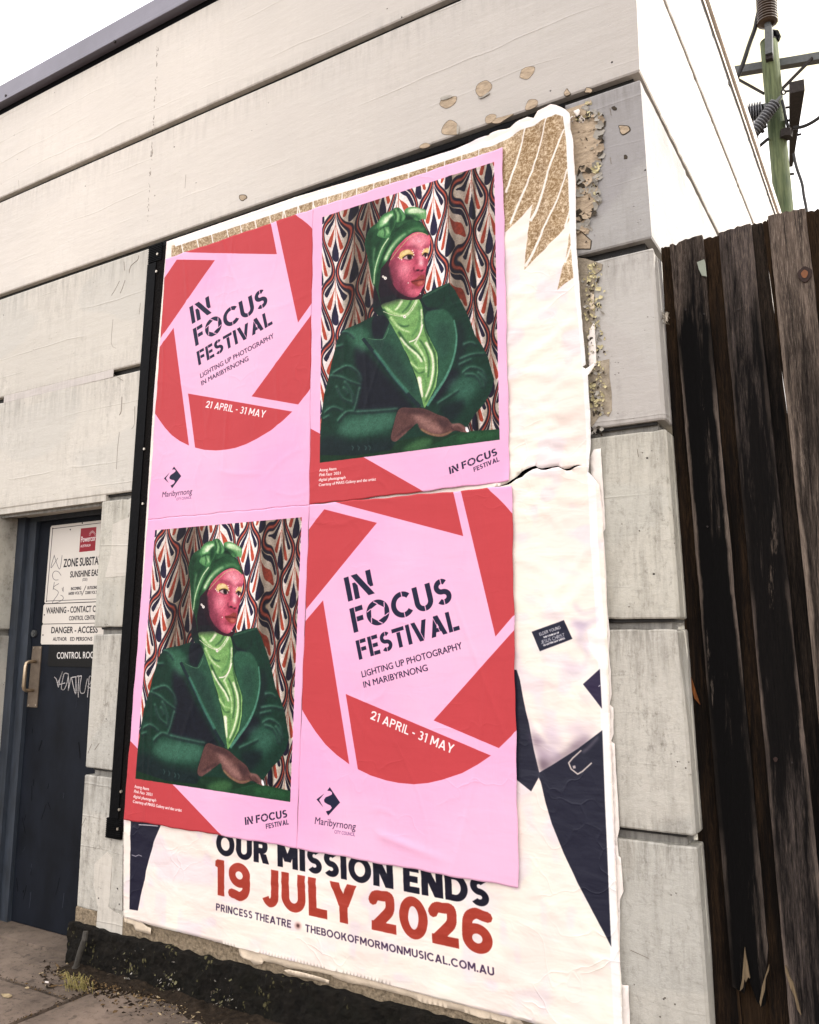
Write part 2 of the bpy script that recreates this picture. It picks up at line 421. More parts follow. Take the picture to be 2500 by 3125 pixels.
for sg in (-1, 1):
    tile.stroke([(0, .02), (sg*.07, .14), (sg*.22, .26), (sg*.40, .34)], .02, NV, w1=.05)
    drop(sg*.03, .10, sg*.58, .46, .105, NV)
    drop(sg*.01, .22, sg*.40, .63, .175, WT); drop(sg*.01, .24, sg*.40, .63, .115, OR)
drop(0, .40, 0, .78, .29, WT); drop(0, .44, 0, .78, .24, NV)
tile.stroke([(0, .0), (0, .42)], .10, WT, w1=.04); tile.stroke([(0, .0), (0, .44)], .05, OR, w1=.02)
for sg in (-1, 1): tile.stroke([(0, 1.0), (sg*.12, .93)], .03, NV, w1=.01)
hm = homog([b.f(p) for p in zp(PH)], [(0, 0), (1, 0), (1, 1), (0, 1)])
cs = np.array([b.f(p) for p in zp(PH)]); X0, Y0 = np.floor(cs.min(0)).astype(int); X1, Y1 = np.ceil(cs.max(0)).astype(int)
gy, gx = np.mgrid[Y0:Y1, X0:X1].astype(float); s_ = (gx-X0)/(X1-X0); t_ = (gy-Y0)/(Y1-Y0)
FOLDS = [(.05, .05, .25), (.155, .035, .55), (.205, .03, .75), (.27, .05, .85), (.36, .06, .6), (.56, .09, .15), (.775, .035, .75), (.835, .04, .70), (.89, .012, .8), (.94, .03, .55), (.985, .02, .5)]
wv = s_*10.4+.14*np.sin(s_*19+t_*1.3)+.05*np.sin(s_*41+1.3+t_*2)-.18*np.exp(-((s_-.83)/.03)**2)
yy = t_*3.9+.10*np.sin(s_*23+2)+.62
ci = np.floor(wv+.5).astype(int)
def samp(c):
    lx = wv-c; ph = yy+.5*(c % 2); ly = ph-np.floor(ph); half = .5-.37*np.cos(2*np.pi*ly)
    u = lx
    xi = np.clip(((u/1.0)+1)*100, 0, 199).astype(int); yi = np.clip(ly*320, 0, 319).astype(int)
    ins = (np.abs(lx) <= half); return tile.img[yi, xi], ins
art = np.ones(gx.shape+(3,))*np.array([250, 246, 238])/255
for dc in (-1, 0, 1):
    im_, ins = samp(ci+dc); art = np.where(ins[..., None], im_, art)
def band(off, wid, col_, al=1.0):
    global art
    for dc in (-2, -1, 0, 1):
        c = ci+dc; ph = yy+.5*(c % 2)
        xb = c+.5-.37*np.cos(2*np.pi*ph); slp = .37*2*np.pi*np.sin(2*np.pi*ph)*.287
        d = (wv-xb)/np.sqrt(1+slp**2)-off; m = np.clip((wid-np.abs(d))/.02, 0, 1)[..., None]*al
        art = art*(1-m)+np.array(col_)/255*m
band(0, .15, (236, 220, 196)); band(0, .132, NV); band(.012, .062, BR_); band(.016, .038, (214, 104, 84))
shade = np.ones_like(s_)
for c_, w_, k_ in FOLDS:
    c2 = c_+.006*np.sin(t_*9+c_*30); shade *= 1-k_*.62*np.exp(-((s_-c2)/w_)**2)
lum = np.clip(shade, 0, 1)[..., None]; art = art*(lum*.8+.2*lum**.3)*(1-(1-lum)*np.array([.10, .28, .42]))
cm = b.clipm[Y0:Y1, X0:X1][..., None]; b.img[Y0:Y1, X0:X1] = b.img[Y0:Y1, X0:X1]*(1-cm)+art*cm
# sitter: green headwrap, painted face, satin scarf, velvet jacket
G0, G1, G2_, G3 = (22, 38, 46), (28, 74, 58), (62, 122, 92), (120, 176, 138)
def F(p, c, al=1, bl=0, sm=True): b.fill(zp(p), c, al, bl, sm)
def K(p, wd, c, al=1, bl=0, w1=None): b.stroke(zp(p), wd*.35942, c, al, bl, None if w1 is None else w1*.35942)
F([(560, 1250), (590, 1060), (690, 1050), (720, 1180), (780, 1260), (850, 1300), (930, 1300), (900, 1350), (620, 1400), (560, 1420)], (38, 26, 40))
F([(560, 1340), (970, 1290), (1150, 1700), (1130, 2100), (990, 2280), (700, 1620)], (20, 48, 40))
F([(625, 1365), (700, 1335), (790, 1312), (920, 1298), (970, 1380), (985, 1500), (1010, 1600), (1060, 1687), (1098, 1777), (1106, 1927), (1090, 2047), (1045, 2157), (990, 2240), (960, 2137), (930, 2007), (890, 1900), (840, 1780), (780, 1680), (700, 1520), (650, 1420)], (122, 168, 98))
DK, MD, LT, HL = (44, 84, 52), (96, 146, 84), (178, 218, 138), (238, 250, 202)
for p, w0, w1, c, al in [([(655, 1385), (720, 1430), (800, 1452), (860, 1436)], 30, 10, LT, .9), ([(640, 1400), (700, 1490), (800, 1545), (860, 1540)], 26, 10, DK, .9), ([(700, 1470), (780, 1560), (870, 1600)], 30, 12, LT, .9),
                         ([(880, 1320), (850, 1380), (800, 1430)], 22, 8, DK, .7), ([(800, 1325), (770, 1380), (740, 1410)], 22, 10, HL, .85), ([(930, 1320), (890, 1400), (830, 1470)], 10, 6, HL, .8),
                         ([(945, 1350), (952, 1460), (930, 1560), (880, 1640)], 26, 18, MD, .9), ([(962, 1400), (968, 1520), (950, 1610), (905, 1700)], 12, 10, HL, .9), ([(980, 1480), (1000, 1590), (1030, 1680), (1040, 1760)], 22, 14, DK, .75),
                         ([(770, 1590), (830, 1680), (900, 1740), (960, 1800), (985, 1840)], 24, 12, DK, .85), ([(785, 1640), (850, 1720), (930, 1790), (970, 1850)], 14, 16, HL, .9), ([(820, 1720), (880, 1800), (930, 1880)], 22, 14, MD, .9),
                         ([(910, 1690), (960, 1760), (1000, 1850), (1005, 1940)], 20, 14, LT, .95), ([(950, 1660), (1000, 1740), (1030, 1850), (1020, 1980)], 12, 12, DK, .8), ([(1000, 1680), (1050, 1780), (1064, 1900), (1040, 2040), (1000, 2150)], 20, 12, HL, .9),
                         ([(1040, 1690), (1080, 1800), (1088, 1930), (1060, 2060), (1000, 2190)], 14, 10, DK, .9), ([(870, 1850), (930, 1900), (985, 1900)], 18, 8, LT, .9), ([(885, 1890), (940, 1945), (990, 1930)], 12, 8, DK, .8),
                         ([(945, 1980), (958, 2060), (975, 2150)], 34, 10, (252, 252, 220), .95), ([(985, 1960), (1000, 2050), (985, 2150)], 12, 8, MD, .9), ([(1098, 1800), (1100, 1930), (1078, 2060)], 8, 6, LT, .9)]:
    K(p, w0, c, al, 2, w1)
jl = [(640, 1450), (560, 1460), (520, 1477), (440, 1520), (340, 1560), (290, 1590), (250, 1660), (230, 1740), (200, 1860), (175, 1990), (140, 2120), (118, 2290), (108, 2450), (90, 2720), (700, 2660), (960, 2600), (1340, 2420), (1420, 2290), (1500, 2200), (1560, 2090), (1582, 1997), (1548, 1880), (1530, 1810), (1480, 1710), (1420, 1625), (1385, 1520), (1335, 1400), (1250, 1240), (1200, 1176), (1100, 1215), (960, 1290), (985, 1500), (1040, 1660), (1100, 1777), (1106, 1930), (1088, 2060), (990, 2248), (940, 2060), (880, 1880), (780, 1660), (690, 1500)]
F(jl, G1, sm=False)
b.setclip(None); cj = raster([b.px(zp(jl))], AW, AH); cp = raster([b.px(zp(PH))], AW, AH)
fj = np.zeros((AH, AW), np.float32); fj[cj[1]:cj[1]+cj[2].shape[0], cj[0]:cj[0]+cj[2].shape[1]] = cj[2]
fp = np.zeros((AH, AW), np.float32); fp[cp[1]:cp[1]+cp[2].shape[0], cp[0]:cp[0]+cp[2].shape[1]] = cp[2]
b.clipm = fj*fp
for p, c, al, bl in [([(430, 1700), (640, 1940), (900, 2240), (760, 2250), (420, 2260), (440, 2000), (400, 1850)], (30, 34, 52), .95, 9), ([(1110, 1990), (1240, 1900), (1290, 1960), (1180, 2100), (1060, 2200)], (30, 36, 52), .9, 8),
                     ([(1260, 1520), (1330, 1560), (1330, 1800), (1260, 1900)], (30, 50, 54), .8, 8), ([(330, 1600), (420, 1560), (520, 1600), (500, 1750), (420, 1740)], (92, 160, 124), .75, 12),
                     ([(1060, 1480), (1200, 1460), (1220, 1640), (1130, 1700)], (86, 154, 116), .7, 14), ([(1180, 2050), (1350, 1960), (1460, 2040), (1330, 2200)], (80, 140, 116), .7, 14),
                     ([(330, 2330), (700, 2270), (720, 2400), (420, 2480), (260, 2450)], (96, 160, 132), .75, 14), ([(140, 2480), (400, 2520), (700, 2500), (690, 2660), (100, 2700)], (26, 46, 54), .8, 12),
                     ([(1120, 2230), (1330, 2180), (1250, 2340), (1180, 2340)], (26, 44, 52), .85, 9), ([(560, 1500), (700, 1500), (700, 1640), (560, 1640)], (28, 40, 52), .8, 7)]:
    F(p, c, al, bl)
F([(556, 1470), (690, 1440), (640, 1560), (630, 1655), (560, 1640)], (28, 34, 50), .95, 1)
F([(960, 1300), (1010, 1380), (1120, 1400), (1110, 1440), (1000, 1400)], (28, 40, 54), .95, 1)
# lapels
F([(465, 1648), (500, 1645), (560, 1655), (635, 1655), (700, 1500), (780, 1640), (870, 1810), (930, 1960), (985, 2240), (930, 2220), (760, 2030), (620, 1860)], (58, 112, 86), 1, 0, False)
F([(520, 1660), (700, 1680), (830, 1900), (930, 2120), (880, 2100), (700, 1900)], (44, 84, 74), .8, 9)
K([(468, 1650), (560, 1770), (680, 1920), (800, 2070), (950, 2230)], 30, (34, 58, 66), .95, 0, 34)
K([(560, 1750), (640, 1850), (720, 1960), (850, 2110)], 20, (90, 168, 140), .8, 2, 30)
K([(510, 1650), (640, 1655), (690, 1560)], 5, G3, .8, 0)
F([(1000, 1440), (1130, 1400), (1180, 1420), (1250, 1520), (1270, 1640), (1240, 1820), (1180, 1970), (1070, 2130), (1100, 1990), (1108, 1860), (1090, 1760), (1020, 1620)], (60, 118, 90), 1, 2)
F([(1080, 1560), (1200, 1520), (1220, 1700), (1140, 1840)], (50, 96, 80), .7, 10)
K([(1240, 1490), (1262, 1640), (1240, 1800), (1180, 1960), (1100, 2090), (1010, 2220)], 10, (110, 184, 156), .9, 1, 26)
K([(965, 1300), (1050, 1260), (1200, 1180)], 8, G3, .7, 2)
K([(1010, 1390), (1100, 1385), (1150, 1340), (1160, 1290)], 10, (32, 60, 58), .9, 2)
K([(1200, 1180), (1215, 1300), (1290, 1420), (1370, 1560)], 7, (30, 58, 56), .8, 2)
# folds of the sleeves
for p in [[(190, 1960), (280, 1975), (360, 2010), (450, 2040)], [(210, 1940), (330, 1880), (420, 1930), (455, 2010)], [(240, 2050), (290, 2150), (390, 2190)], [(310, 2010), (370, 2110), (380, 2200)],
          [(140, 2280), (210, 2230), (300, 2260)], [(250, 2350), (330, 2270), (430, 2270), (600, 2260), (765, 2245)], [(300, 2060), (340, 2120)], [(440, 2060), (415, 2180), (390, 2260)],
          [(1290, 1820), (1400, 1780), (1500, 1775)], [(1280, 1870), (1390, 1820)], [(1310, 1940), (1380, 1890), (1480, 1920), (1520, 2020)], [(1330, 1950), (1420, 1960), (1480, 2060)], [(1440, 1930), (1490, 1990), (1500, 2060)],
          [(260, 1600), (330, 1590), (390, 1640)], [(1100, 2200), (1280, 2080)], [(230, 1720), (300, 1700)], [(1320, 1700), (1380, 1680), (1430, 1700)], [(130, 2330), (180, 2300)]]:
    K(p, 24, (92, 158, 128), .75, 4, 14); K(p, 8, (150, 208, 180), .6, 2, 4); K([(x+6, y+14) for x, y in p], 18, (22, 44, 48), .7, 3)
K([(770, 2240), (745, 2330), (712, 2450), (705, 2540)], 6, (24, 36, 44), .9, 1)
b.setclip(zp(PH))
# table
F([(90, 2640), (400, 2645), (700, 2600), (760, 2520), (960, 2480), (1330, 2440), (1700, 2415), (1700, 2600), (90, 2800)], (30, 72, 46), 1, 0, False)
F([(800, 2600), (960, 2500), (1060, 2520), (960, 2600)], (92, 150, 92), .8, 7); F([(1300, 2470), (1600, 2440), (1600, 2480), (1300, 2530)], (48, 100, 60), .7, 7)
# hand
SK = (126, 84, 80)
F([(775, 2250), (880, 2240), (985, 2245), (1090, 2290), (1180, 2325), (1225, 2372), (1290, 2370), (1335, 2400), (1362, 2432), (1350, 2448), (1300, 2440), (1240, 2435), (1175, 2475), (1105, 2485), (1010, 2460), (950, 2415), (930, 2370), (880, 2410), (800, 2480), (745, 2525), (705, 2500), (725, 2400)], SK)
F([(880, 2290), (960, 2300), (1080, 2370), (1150, 2430), (1080, 2450), (960, 2390)], (206, 152, 142), .8, 7)
F([(780, 2260), (950, 2250), (1060, 2290), (900, 2290)], (88, 56, 60), .8, 6); F([(1100, 2330), (1190, 2350), (1200, 2400), (1140, 2400)], (90, 58, 62), .8, 6)
K([(960, 2420), (1040, 2460), (1130, 2472), (1220, 2440)], 16, (214, 170, 120), .8, 2, 8); K([(1225, 2385), (1280, 2380), (1335, 2420)], 20, (200, 150, 140), .8, 3, 10)
K([(1215, 2400), (1240, 2425), (1320, 2445)], 6, (70, 40, 44), .8, 1); F([(1335, 2405), (1352, 2402), (1368, 2440), (1345, 2440)], (250, 240, 240), 1, 0)
K([(760, 2480), (830, 2420), (900, 2390)], 12, (70, 44, 50), .8, 4); K([(745, 2510), (800, 2475), (840, 2440)], 14, (170, 120, 116), .7, 3)
for x in (370, 420, 480, 515): K([(x, 2560), (x+16, 2575), (x+8, 2600)], 5, (100, 140, 130), .8, 1)
# head
FACE = [(1020, 760), (1040, 830), (1028, 880), (1016, 930), (1022, 1000), (1008, 1045), (1000, 1090), (998, 1130), (990, 1190), (972, 1225), (945, 1275), (915, 1298), (870, 1300), (815, 1282), (765, 1248), (718, 1180), (690, 1105), (684, 1040), (700, 985), (730, 905), (800, 825), (860, 775), (930, 745)]
F([(640, 1040), (700, 880), (850, 735), (1000, 735), (1030, 790), (990, 1240), (920, 1320), (760, 1300), (660, 1160)], (60, 24, 40)); F(FACE, (206, 88, 112)); b.clipm = None
r_ = raster([b.px(smoothpoly(zp(FACE)))], AW, AH); ff = np.zeros((AH, AW), np.float32); ff[r_[1]:r_[1]+r_[2].shape[0], r_[0]:r_[0]+r_[2].shape[1]] = r_[2]; b.clipm = ff
for p, c_, al, bl in [([(680, 980), (760, 960), (790, 1100), (840, 1230), (900, 1300), (800, 1310), (690, 1180)], (112, 40, 62), .85, 16), ([(860, 780), (1000, 770), (1015, 860), (940, 890), (850, 860)], (240, 158, 170), .85, 12), ([(790, 830), (850, 800), (850, 870), (790, 890)], (160, 56, 84), .6, 10),
                      ([(760, 1000), (850, 1010), (880, 1080), (850, 1150), (780, 1140)], (228, 126, 146), .85, 16), ([(800, 1030), (850, 1035), (850, 1070), (810, 1070)], (250, 178, 188), .6, 10), ([(935, 905), (972, 900), (984, 1000), (960, 1040), (935, 1010)], (240, 150, 166), .85, 7), ([(950, 985), (975, 985), (980, 1025), (955, 1030)], (255, 200, 204), .8, 5),
                      ([(905, 930), (930, 900), (930, 1010), (908, 1040)], (150, 46, 74), .65, 7), ([(880, 1080), (1000, 1082), (1000, 1112), (900, 1115)], (136, 38, 62), .6, 7), ([(985, 960), (1025, 950), (1015, 1030), (995, 1040)], (160, 52, 78), .6, 6),
                      ([(850, 1222), (950, 1222), (935, 1275), (860, 1280)], (222, 116, 136), .75, 9), ([(880, 1205), (960, 1205), (950, 1222), (890, 1225)], (128, 36, 54), .7, 5), ([(700, 1240), (860, 1290), (930, 1300), (930, 1330), (700, 1300)], (92, 30, 50), .6, 8),
                      ([(845, 868), (900, 862), (935, 888), (900, 892), (850, 890)], (132, 40, 66), .7, 6), ([(975, 870), (1015, 850), (1030, 866), (985, 892)], (132, 40, 66), .6, 5), ([(740, 900), (780, 880), (770, 960), (740, 960)], (146, 50, 76), .6, 9)]:
    F(p, c_, al, bl)
b.setclip(zp(PH))
F([(636, 1060), (690, 1036), (702, 1110), (722, 1182), (690, 1205), (640, 1135)], (44, 26, 38), 1, 4); F([(560, 1240), (640, 1180), (760, 1260), (820, 1310), (640, 1370), (560, 1400)], (30, 20, 34), .7, 8)
# eye paint, eyes, nose, mouth
F([(774, 952), (790, 916), (830, 897), (868, 900), (892, 922), (898, 952), (870, 940), (830, 950), (800, 974), (777, 966)], (226, 198, 106), .95, 1); F([(800, 925), (840, 905), (870, 912), (840, 925)], (250, 232, 160), .7, 3)
F([(968, 932), (986, 897), (1012, 880), (1027, 892), (1018, 928), (990, 920), (974, 940)], (226, 198, 106), .95, 1)
F([(808, 967), (842, 948), (874, 943), (894, 962), (878, 975), (840, 979)], (206, 180, 178), .95, 1); F([(846, 946), (878, 944), (880, 974), (852, 976)], (26, 12, 16), 1, 1); K([(803, 967), (840, 943), (880, 939), (900, 960)], 9, (34, 10, 20), 1, 1, 6); K([(808, 974), (850, 985), (892, 974)], 4, (84, 22, 44), .8, 1)
F([(978, 946), (1000, 928), (1014, 936), (1010, 954), (988, 960)], (200, 172, 172), .95, 1); F([(990, 927), (1008, 927), (1007, 955), (991, 955)], (26, 12, 16), 1, 1); K([(972, 948), (995, 924), (1018, 932)], 8, (34, 10, 20), 1, 1)
for q in [(768, 962), (780, 972), (795, 980), (888, 902), (896, 918), (900, 938), (985, 892), (977, 905), (971, 920), (1010, 957), (1006, 966), (852, 1178), (955, 1268)]:
    F([(q[0]-4, q[1]-4), (q[0]+4, q[1]-4), (q[0]+4, q[1]+4), (q[0]-4, q[1]+4)], (248, 232, 216), .95)
K([(902, 1042), (898, 1064), (914, 1078), (940, 1070), (966, 1078), (988, 1060)], 8, (90, 18, 42), .8, 2); F([(920, 1066), (942, 1063), (944, 1075), (924, 1077)], (52, 8, 24), .95, 1); F([(958, 1070), (976, 1066), (974, 1076), (960, 1078)], (52, 8, 24), .9, 1)
F([(876, 1166), (920, 1142), (955, 1114), (984, 1110), (994, 1140), (984, 1188), (950, 1206), (910, 1197)], (148, 56, 52), 1, 1); F([(915, 1170), (984, 1160), (982, 1184), (940, 1197)], (190, 92, 82), .85, 4); F([(940, 1175), (975, 1168), (970, 1182), (945, 1186)], (226, 140, 126), .7, 3); K([(876, 1167), (920, 1160), (950, 1152), (990, 1149)], 6, (70, 14, 24), .9, 1); F([(925, 1140), (960, 1116), (982, 1116), (975, 1136)], (176, 84, 76), .7, 4)
# headwrap
HW = [(620, 1360), (585, 1245), (545, 1170), (525, 1060), (505, 950), (484, 860), (492, 795), (515, 735), (550, 695), (620, 650), (700, 620), (800, 600), (890, 620), (960, 660), (1005, 720), (1024, 775), (985, 754), (945, 745), (900, 750), (850, 775), (800, 822), (750, 880), (690, 970), (645, 1030), (620, 1062), (615, 1130), (600, 1240)]
F(HW, (30, 76, 46)); r_ = raster([b.px(smoothpoly(zp(HW)))], AW, AH); ff = np.zeros((AH, AW), np.float32); ff[r_[1]:r_[1]+r_[2].shape[0], r_[0]:r_[0]+r_[2].shape[1]] = r_[2]; b.clipm = ff
for p, w0, w1, c_, al, bl in [([(600, 700), (720, 640), (860, 630), (970, 690)], 60, 40, (58, 112, 70), .8, 12), ([(640, 1000), (700, 890), (790, 790), (900, 715), (1000, 730)], 54, 20, (74, 134, 82), .9, 9), ([(655, 985), (705, 885), (775, 800), (830, 760)], 22, 8, (206, 234, 178), .95, 4),
                         ([(850, 745), (920, 715), (985, 730)], 14, 8, (128, 178, 122), .7, 4), ([(690, 780), (630, 890), (585, 1020), (562, 1190)], 34, 20, (78, 134, 82), .8, 6), ([(686, 795), (622, 900), (572, 1060), (562, 1190)], 9, 7, (208, 234, 180), .95, 1), ([(712, 815), (650, 930), (604, 1060)], 12, 8, (12, 38, 26), .95, 3),
                         ([(610, 820), (560, 930), (556, 1040)], 16, 10, (14, 44, 30), .85, 5), ([(530, 760), (516, 860), (545, 1000)], 34, 22, (20, 56, 36), .9, 8), ([(570, 880), (556, 970), (575, 1090)], 12, 8, (150, 200, 142), .8, 4), ([(560, 720), (620, 680), (680, 660)], 20, 12, (92, 148, 96), .7, 6),
                         ([(740, 735), (840, 665), (950, 655), (1000, 700)], 10, 8, (12, 42, 28), .9, 3), ([(760, 700), (850, 650), (930, 640)], 14, 8, (86, 146, 92), .7, 5), ([(600, 1080), (590, 1170), (605, 1260)], 22, 14, (18, 50, 32), .8, 6), ([(640, 880), (600, 980), (590, 1040)], 10, 6, (120, 176, 118), .8, 3)]:
    K(p, w0, c_, al, bl, w1)
b.setclip(zp(PH)); K([(700, 985), (790, 870), (880, 780), (960, 752), (1015, 770)], 4, (196, 190, 130), .9, 0)
# bow: hanging left loop, knot, right loop
F([(735, 560), (690, 572), (640, 600), (600, 650), (586, 700), (604, 735), (588, 775), (640, 797), (690, 785), (712, 740), (738, 690), (748, 620)], (70, 128, 76)); F([(612, 660), (650, 612), (715, 585), (728, 600), (690, 640), (640, 690), (612, 700)], (150, 202, 140), .95, 3); F([(640, 655), (680, 615), (720, 596), (700, 630), (660, 670)], (216, 242, 192), .9, 3)
F([(690, 640), (728, 610), (734, 680), (704, 740), (688, 700)], (24, 66, 42), .9, 4); F([(600, 735), (640, 705), (680, 700), (690, 750), (650, 785), (600, 772)], (112, 168, 108), .9, 3); K([(640, 700), (655, 745), (650, 785)], 8, (22, 60, 40), .9, 2); K([(606, 728), (650, 700), (688, 690)], 7, (16, 50, 32), .9, 2); K([(670, 720), (684, 756)], 8, (206, 234, 180), .8, 2)
F([(818, 566), (850, 538), (900, 532), (960, 546), (1003, 562), (1000, 636), (975, 632), (930, 650), (880, 625), (840, 618)], (82, 140, 84)); F([(845, 560), (900, 542), (985, 566), (990, 590), (920, 590), (860, 590)], (190, 226, 168), .95, 4); F([(950, 596), (1000, 590), (998, 636), (970, 630)], (128, 182, 122), .8, 3); K([(838, 600), (900, 606), (950, 640)], 10, (18, 54, 36), .9, 3); K([(870, 556), (930, 552), (990, 572)], 6, (232, 248, 210), .8, 2); F([(800, 590), (862, 604), (905, 634), (830, 642)], (14, 44, 30), .95, 4)
F([(722, 556), (760, 536), (795, 556), (830, 612), (806, 652), (764, 664), (738, 640)], (62, 118, 70)); K([(742, 552), (766, 596), (762, 655)], 10, (196, 230, 168), .9, 3); K([(762, 545), (790, 600), (786, 655)], 6, (16, 50, 32), .9, 2); K([(780, 555), (812, 608), (806, 645)], 9, (140, 192, 130), .9, 3); K([(730, 560), (748, 610), (742, 645)], 6, (14, 44, 30), .9, 2)
# jewellery
for q, r in (((640, 1125), 10), ((658, 1138), 13), ((822, 1465), 13)):
    F([(q[0]+r*math.cos(t), q[1]+r*math.sin(t)) for t in np.linspace(0, 6, 8)], (246, 240, 226)); F([(q[0]+r*.4*math.cos(t), q[1]+r*.4*math.sin(t)) for t in np.linspace(0, 6, 6)], (150, 140, 120))
K([(640, 1420), (720, 1450), (800, 1458), (860, 1420), (920, 1320)], 4, (236, 232, 200), .9); K([(860, 1680), (910, 1660), (950, 1610), (975, 1530)], 9, (238, 234, 214), .9)
r_ = raster([b.px(zp(PH))], AW, AH); ff = np.zeros((AH, AW), np.float32); ff[r_[1]:r_[1]+r_[2].shape[0], r_[0]:r_[0]+r_[2].shape[1]] = r_[2]
gn = RNG.randn(AH, AW).astype(np.float32); gn = gn*.5+blur(RNG.randn(AH, AW).astype(np.float32), 1)*2.2+blur(RNG.randn(AH, AW).astype(np.float32), 5)*6
b.img = b.img*(1+(gn*.07*ff)[..., None])+(gn*.008*ff)[..., None]
b.img = b.img*(1-.20*(fj*ff)[..., None])
g1_ = b.img.mean(2, keepdims=True); tone = np.clip(g1_+(b.img-g1_)*.90, 0, 1)**1.14*1.05; b.img = b.img*(1-ff[..., None])+tone*ff[..., None]
b.setclip(None)
def T4(g, p, c=WHITE): q = zp(q4(p)); b.text(g, q[0], q[1], q[2], c)
T4(bfont('Atong Atem', .004), [(98, 1334), (242, 1320), (99, 1309)]); T4(bfont('Pink Face', .004, .22), [(96, 1374), (205, 1364), (98, 1349)]); T4(bfont('2021', .004), [(220, 1362), (278, 1356), (221, 1338)])
T4(bfont('digital photograph', .004), [(94, 1416), (320, 1393), (95, 1392)]); T4(bfont('Courtesy of MARS Gallery and the artist', .004), [(93, 1458), (578, 1409), (94, 1434)])
T4(mono('IN FQCUS', .215, True, .10), [(1206, 1357), (1610, 1192), (1196, 1297)], NAVY); T4(mono('FESTIVAL', .2, True, .10), [(1411, 1336), (1627, 1244), (1404, 1298)], NAVY)
IMG_B = b.image('portrait_sheet_print')

# ---- art C: the big theatre poster underneath ----------------------
CX0, CX1, CZ0, CZ1, PPM = -3.20, -0.84, 0.13, 3.50, 640
c = Canvas(int((CX1-CX0)*PPM), int((CZ1-CZ0)*PPM), lambda p: ((W2(p, YB)[0]-CX0)*PPM, (CZ1-W2(p, YB)[1])*PPM), (255, 238, 228))
def cloud(h, w, cell, seed):
    r = np.random.RandomState(seed); g = r.rand(h//cell+3, w//cell+3).astype(np.float32)
    yy_, xx_ = np.mgrid[0:h, 0:w]; fy, fx = yy_/cell, xx_/cell; iy, ix = fy.astype(int), fx.astype(int); fy = fy-iy; fx = fx-ix
    fy = fy*fy*(3-2*fy); fx = fx*fx*(3-2*fx)
    return g[iy, ix]*(1-fy)*(1-fx)+g[iy+1, ix]*fy*(1-fx)+g[iy, ix+1]*(1-fy)*fx+g[iy+1, ix+1]*fy*fx
cl = cloud(c.h, c.w, 120, 3)*.6+cloud(c.h, c.w, 45, 4)*.4
k_ = np.clip((cl-.42)*3, 0, 1)[..., None]; c.img = c.img*(1-k_)+np.array([255, 248, 234])/255*k_
k_ = np.clip((cloud(c.h, c.w, 90, 9)*.5+cloud(c.h, c.w, 30, 8)*.5-.56)*3, 0, .45)[..., None]; c.img = c.img*(1-k_)+np.array([236, 220, 234])/255*k_
ra = Z(460, 600, .30145); r5 = Z(1500, 280, .2319); r6 = Z(1540, 720, .2134); r4 = Z(1540, 1650, .3711); r8 = Z(1650, 1900, .5682)
# gold sequinned streaks
gold = [ra([(213, 497)])+[(524.5, 750)]+ra([(1640, 30)])+[(1243, 525), (1525, 430)]+r5([(200, 560), (530, 425), (830, 275), (970, 330), (1010, 700), (1045, 1500), (1052, 1690), (985, 1800), (900, 1900), (720, 2070)])+r6([(620, 170), (460, 300), (280, 487), (300, 260), (330, 0)])+r5([(470, 2000), (500, 1700), (540, 1475), (400, 1640), (190, 1850), (-500, 1500)])+[(960, 760), (520, 900)],
        r6([(940, 0), (915, 200), (880, 370), (830, 520), (770, 790), (870, 700), (1000, 612), (1013, 580), (980, 100), (970, -60)])]
before = c.img.copy(); gm = None
for g_ in gold:
    r_ = raster([c.px(g_)], c.w, c.h)
    m = np.zeros((c.h, c.w), np.float32); m[r_[1]:r_[1]+r_[2].shape[0], r_[0]:r_[0]+r_[2].shape[1]] = r_[2]; gm = m if gm is None else np.maximum(gm, m)
nz = RNG.rand(c.h, c.w).astype(np.float32); n1 = blur(nz, 1); n1 = (n1-n1.mean())/n1.std(); n2 = blur(RNG.rand(c.h, c.w).astype(np.float32), 2); n2 = (n2-n2.mean())/n2.std()
rid = np.clip(1-np.abs(n1)*1.3, 0, 1)*.75+np.clip(n2*.10, -.2, .2)+(cloud(c.h, c.w, 90, 5)-.5)*.30-.05
gcol = np.stack([np.clip(.66+.40*rid, 0, 1), np.clip(.55+.43*rid, 0, 1), np.clip(.41+.46*rid, 0, 1)], -1)
c.img = c.img*(1-gm[..., None])+gcol*gm[..., None]
for p, w0 in [([(460, 440), (400, 680), (330, 930), (190, 1330)], 22), ([(745, 350), (640, 720), (510, 1110), (380, 1420), (250, 1740)], 22), ([(975, 520), (900, 680), (780, 1000), (700, 1260), (590, 1560), (510, 1700)], 28), ([(1010, 1040), (920, 1320), (850, 1500), (720, 1750), (600, 2000), (540, 2140), (440, 2300)], 26), ([(1048, 1560), (1000, 1740), (985, 1800)], 24)]:
    c.stroke(r5(p), w0*.2319*.6, (255, 246, 238), .95, 0, w0*.2319*1.4)
c.stroke(r6([(975, 150), (930, 260), (880, 400)]), 5, (255, 246, 238), .95)
for x0_, y0_ in [(310, 470), (465, 415), (612, 365), (768, 315), (905, 275), (1052, 225), (1200, 175), (1348, 125), (1492, 75), (1640, 30)]:
    c.stroke(ra([(x0_, y0_), (x0_+22, y0_+110)]), 3.2, (255, 248, 240), .95)
rb = Z(800, 0, .52174)
for x0_, y0_ in [(125, 1205), (210, 1180), (300, 1150), (385, 1125), (470, 1100), (555, 1075), (655, 1045), (750, 1015), (860, 980), (965, 945), (1070, 915), (1170, 880), (1270, 850)]:
    c.stroke(rb([(x0_, y0_), (x0_-4, y0_+85)]), 3.2, (255, 248, 240), .95)
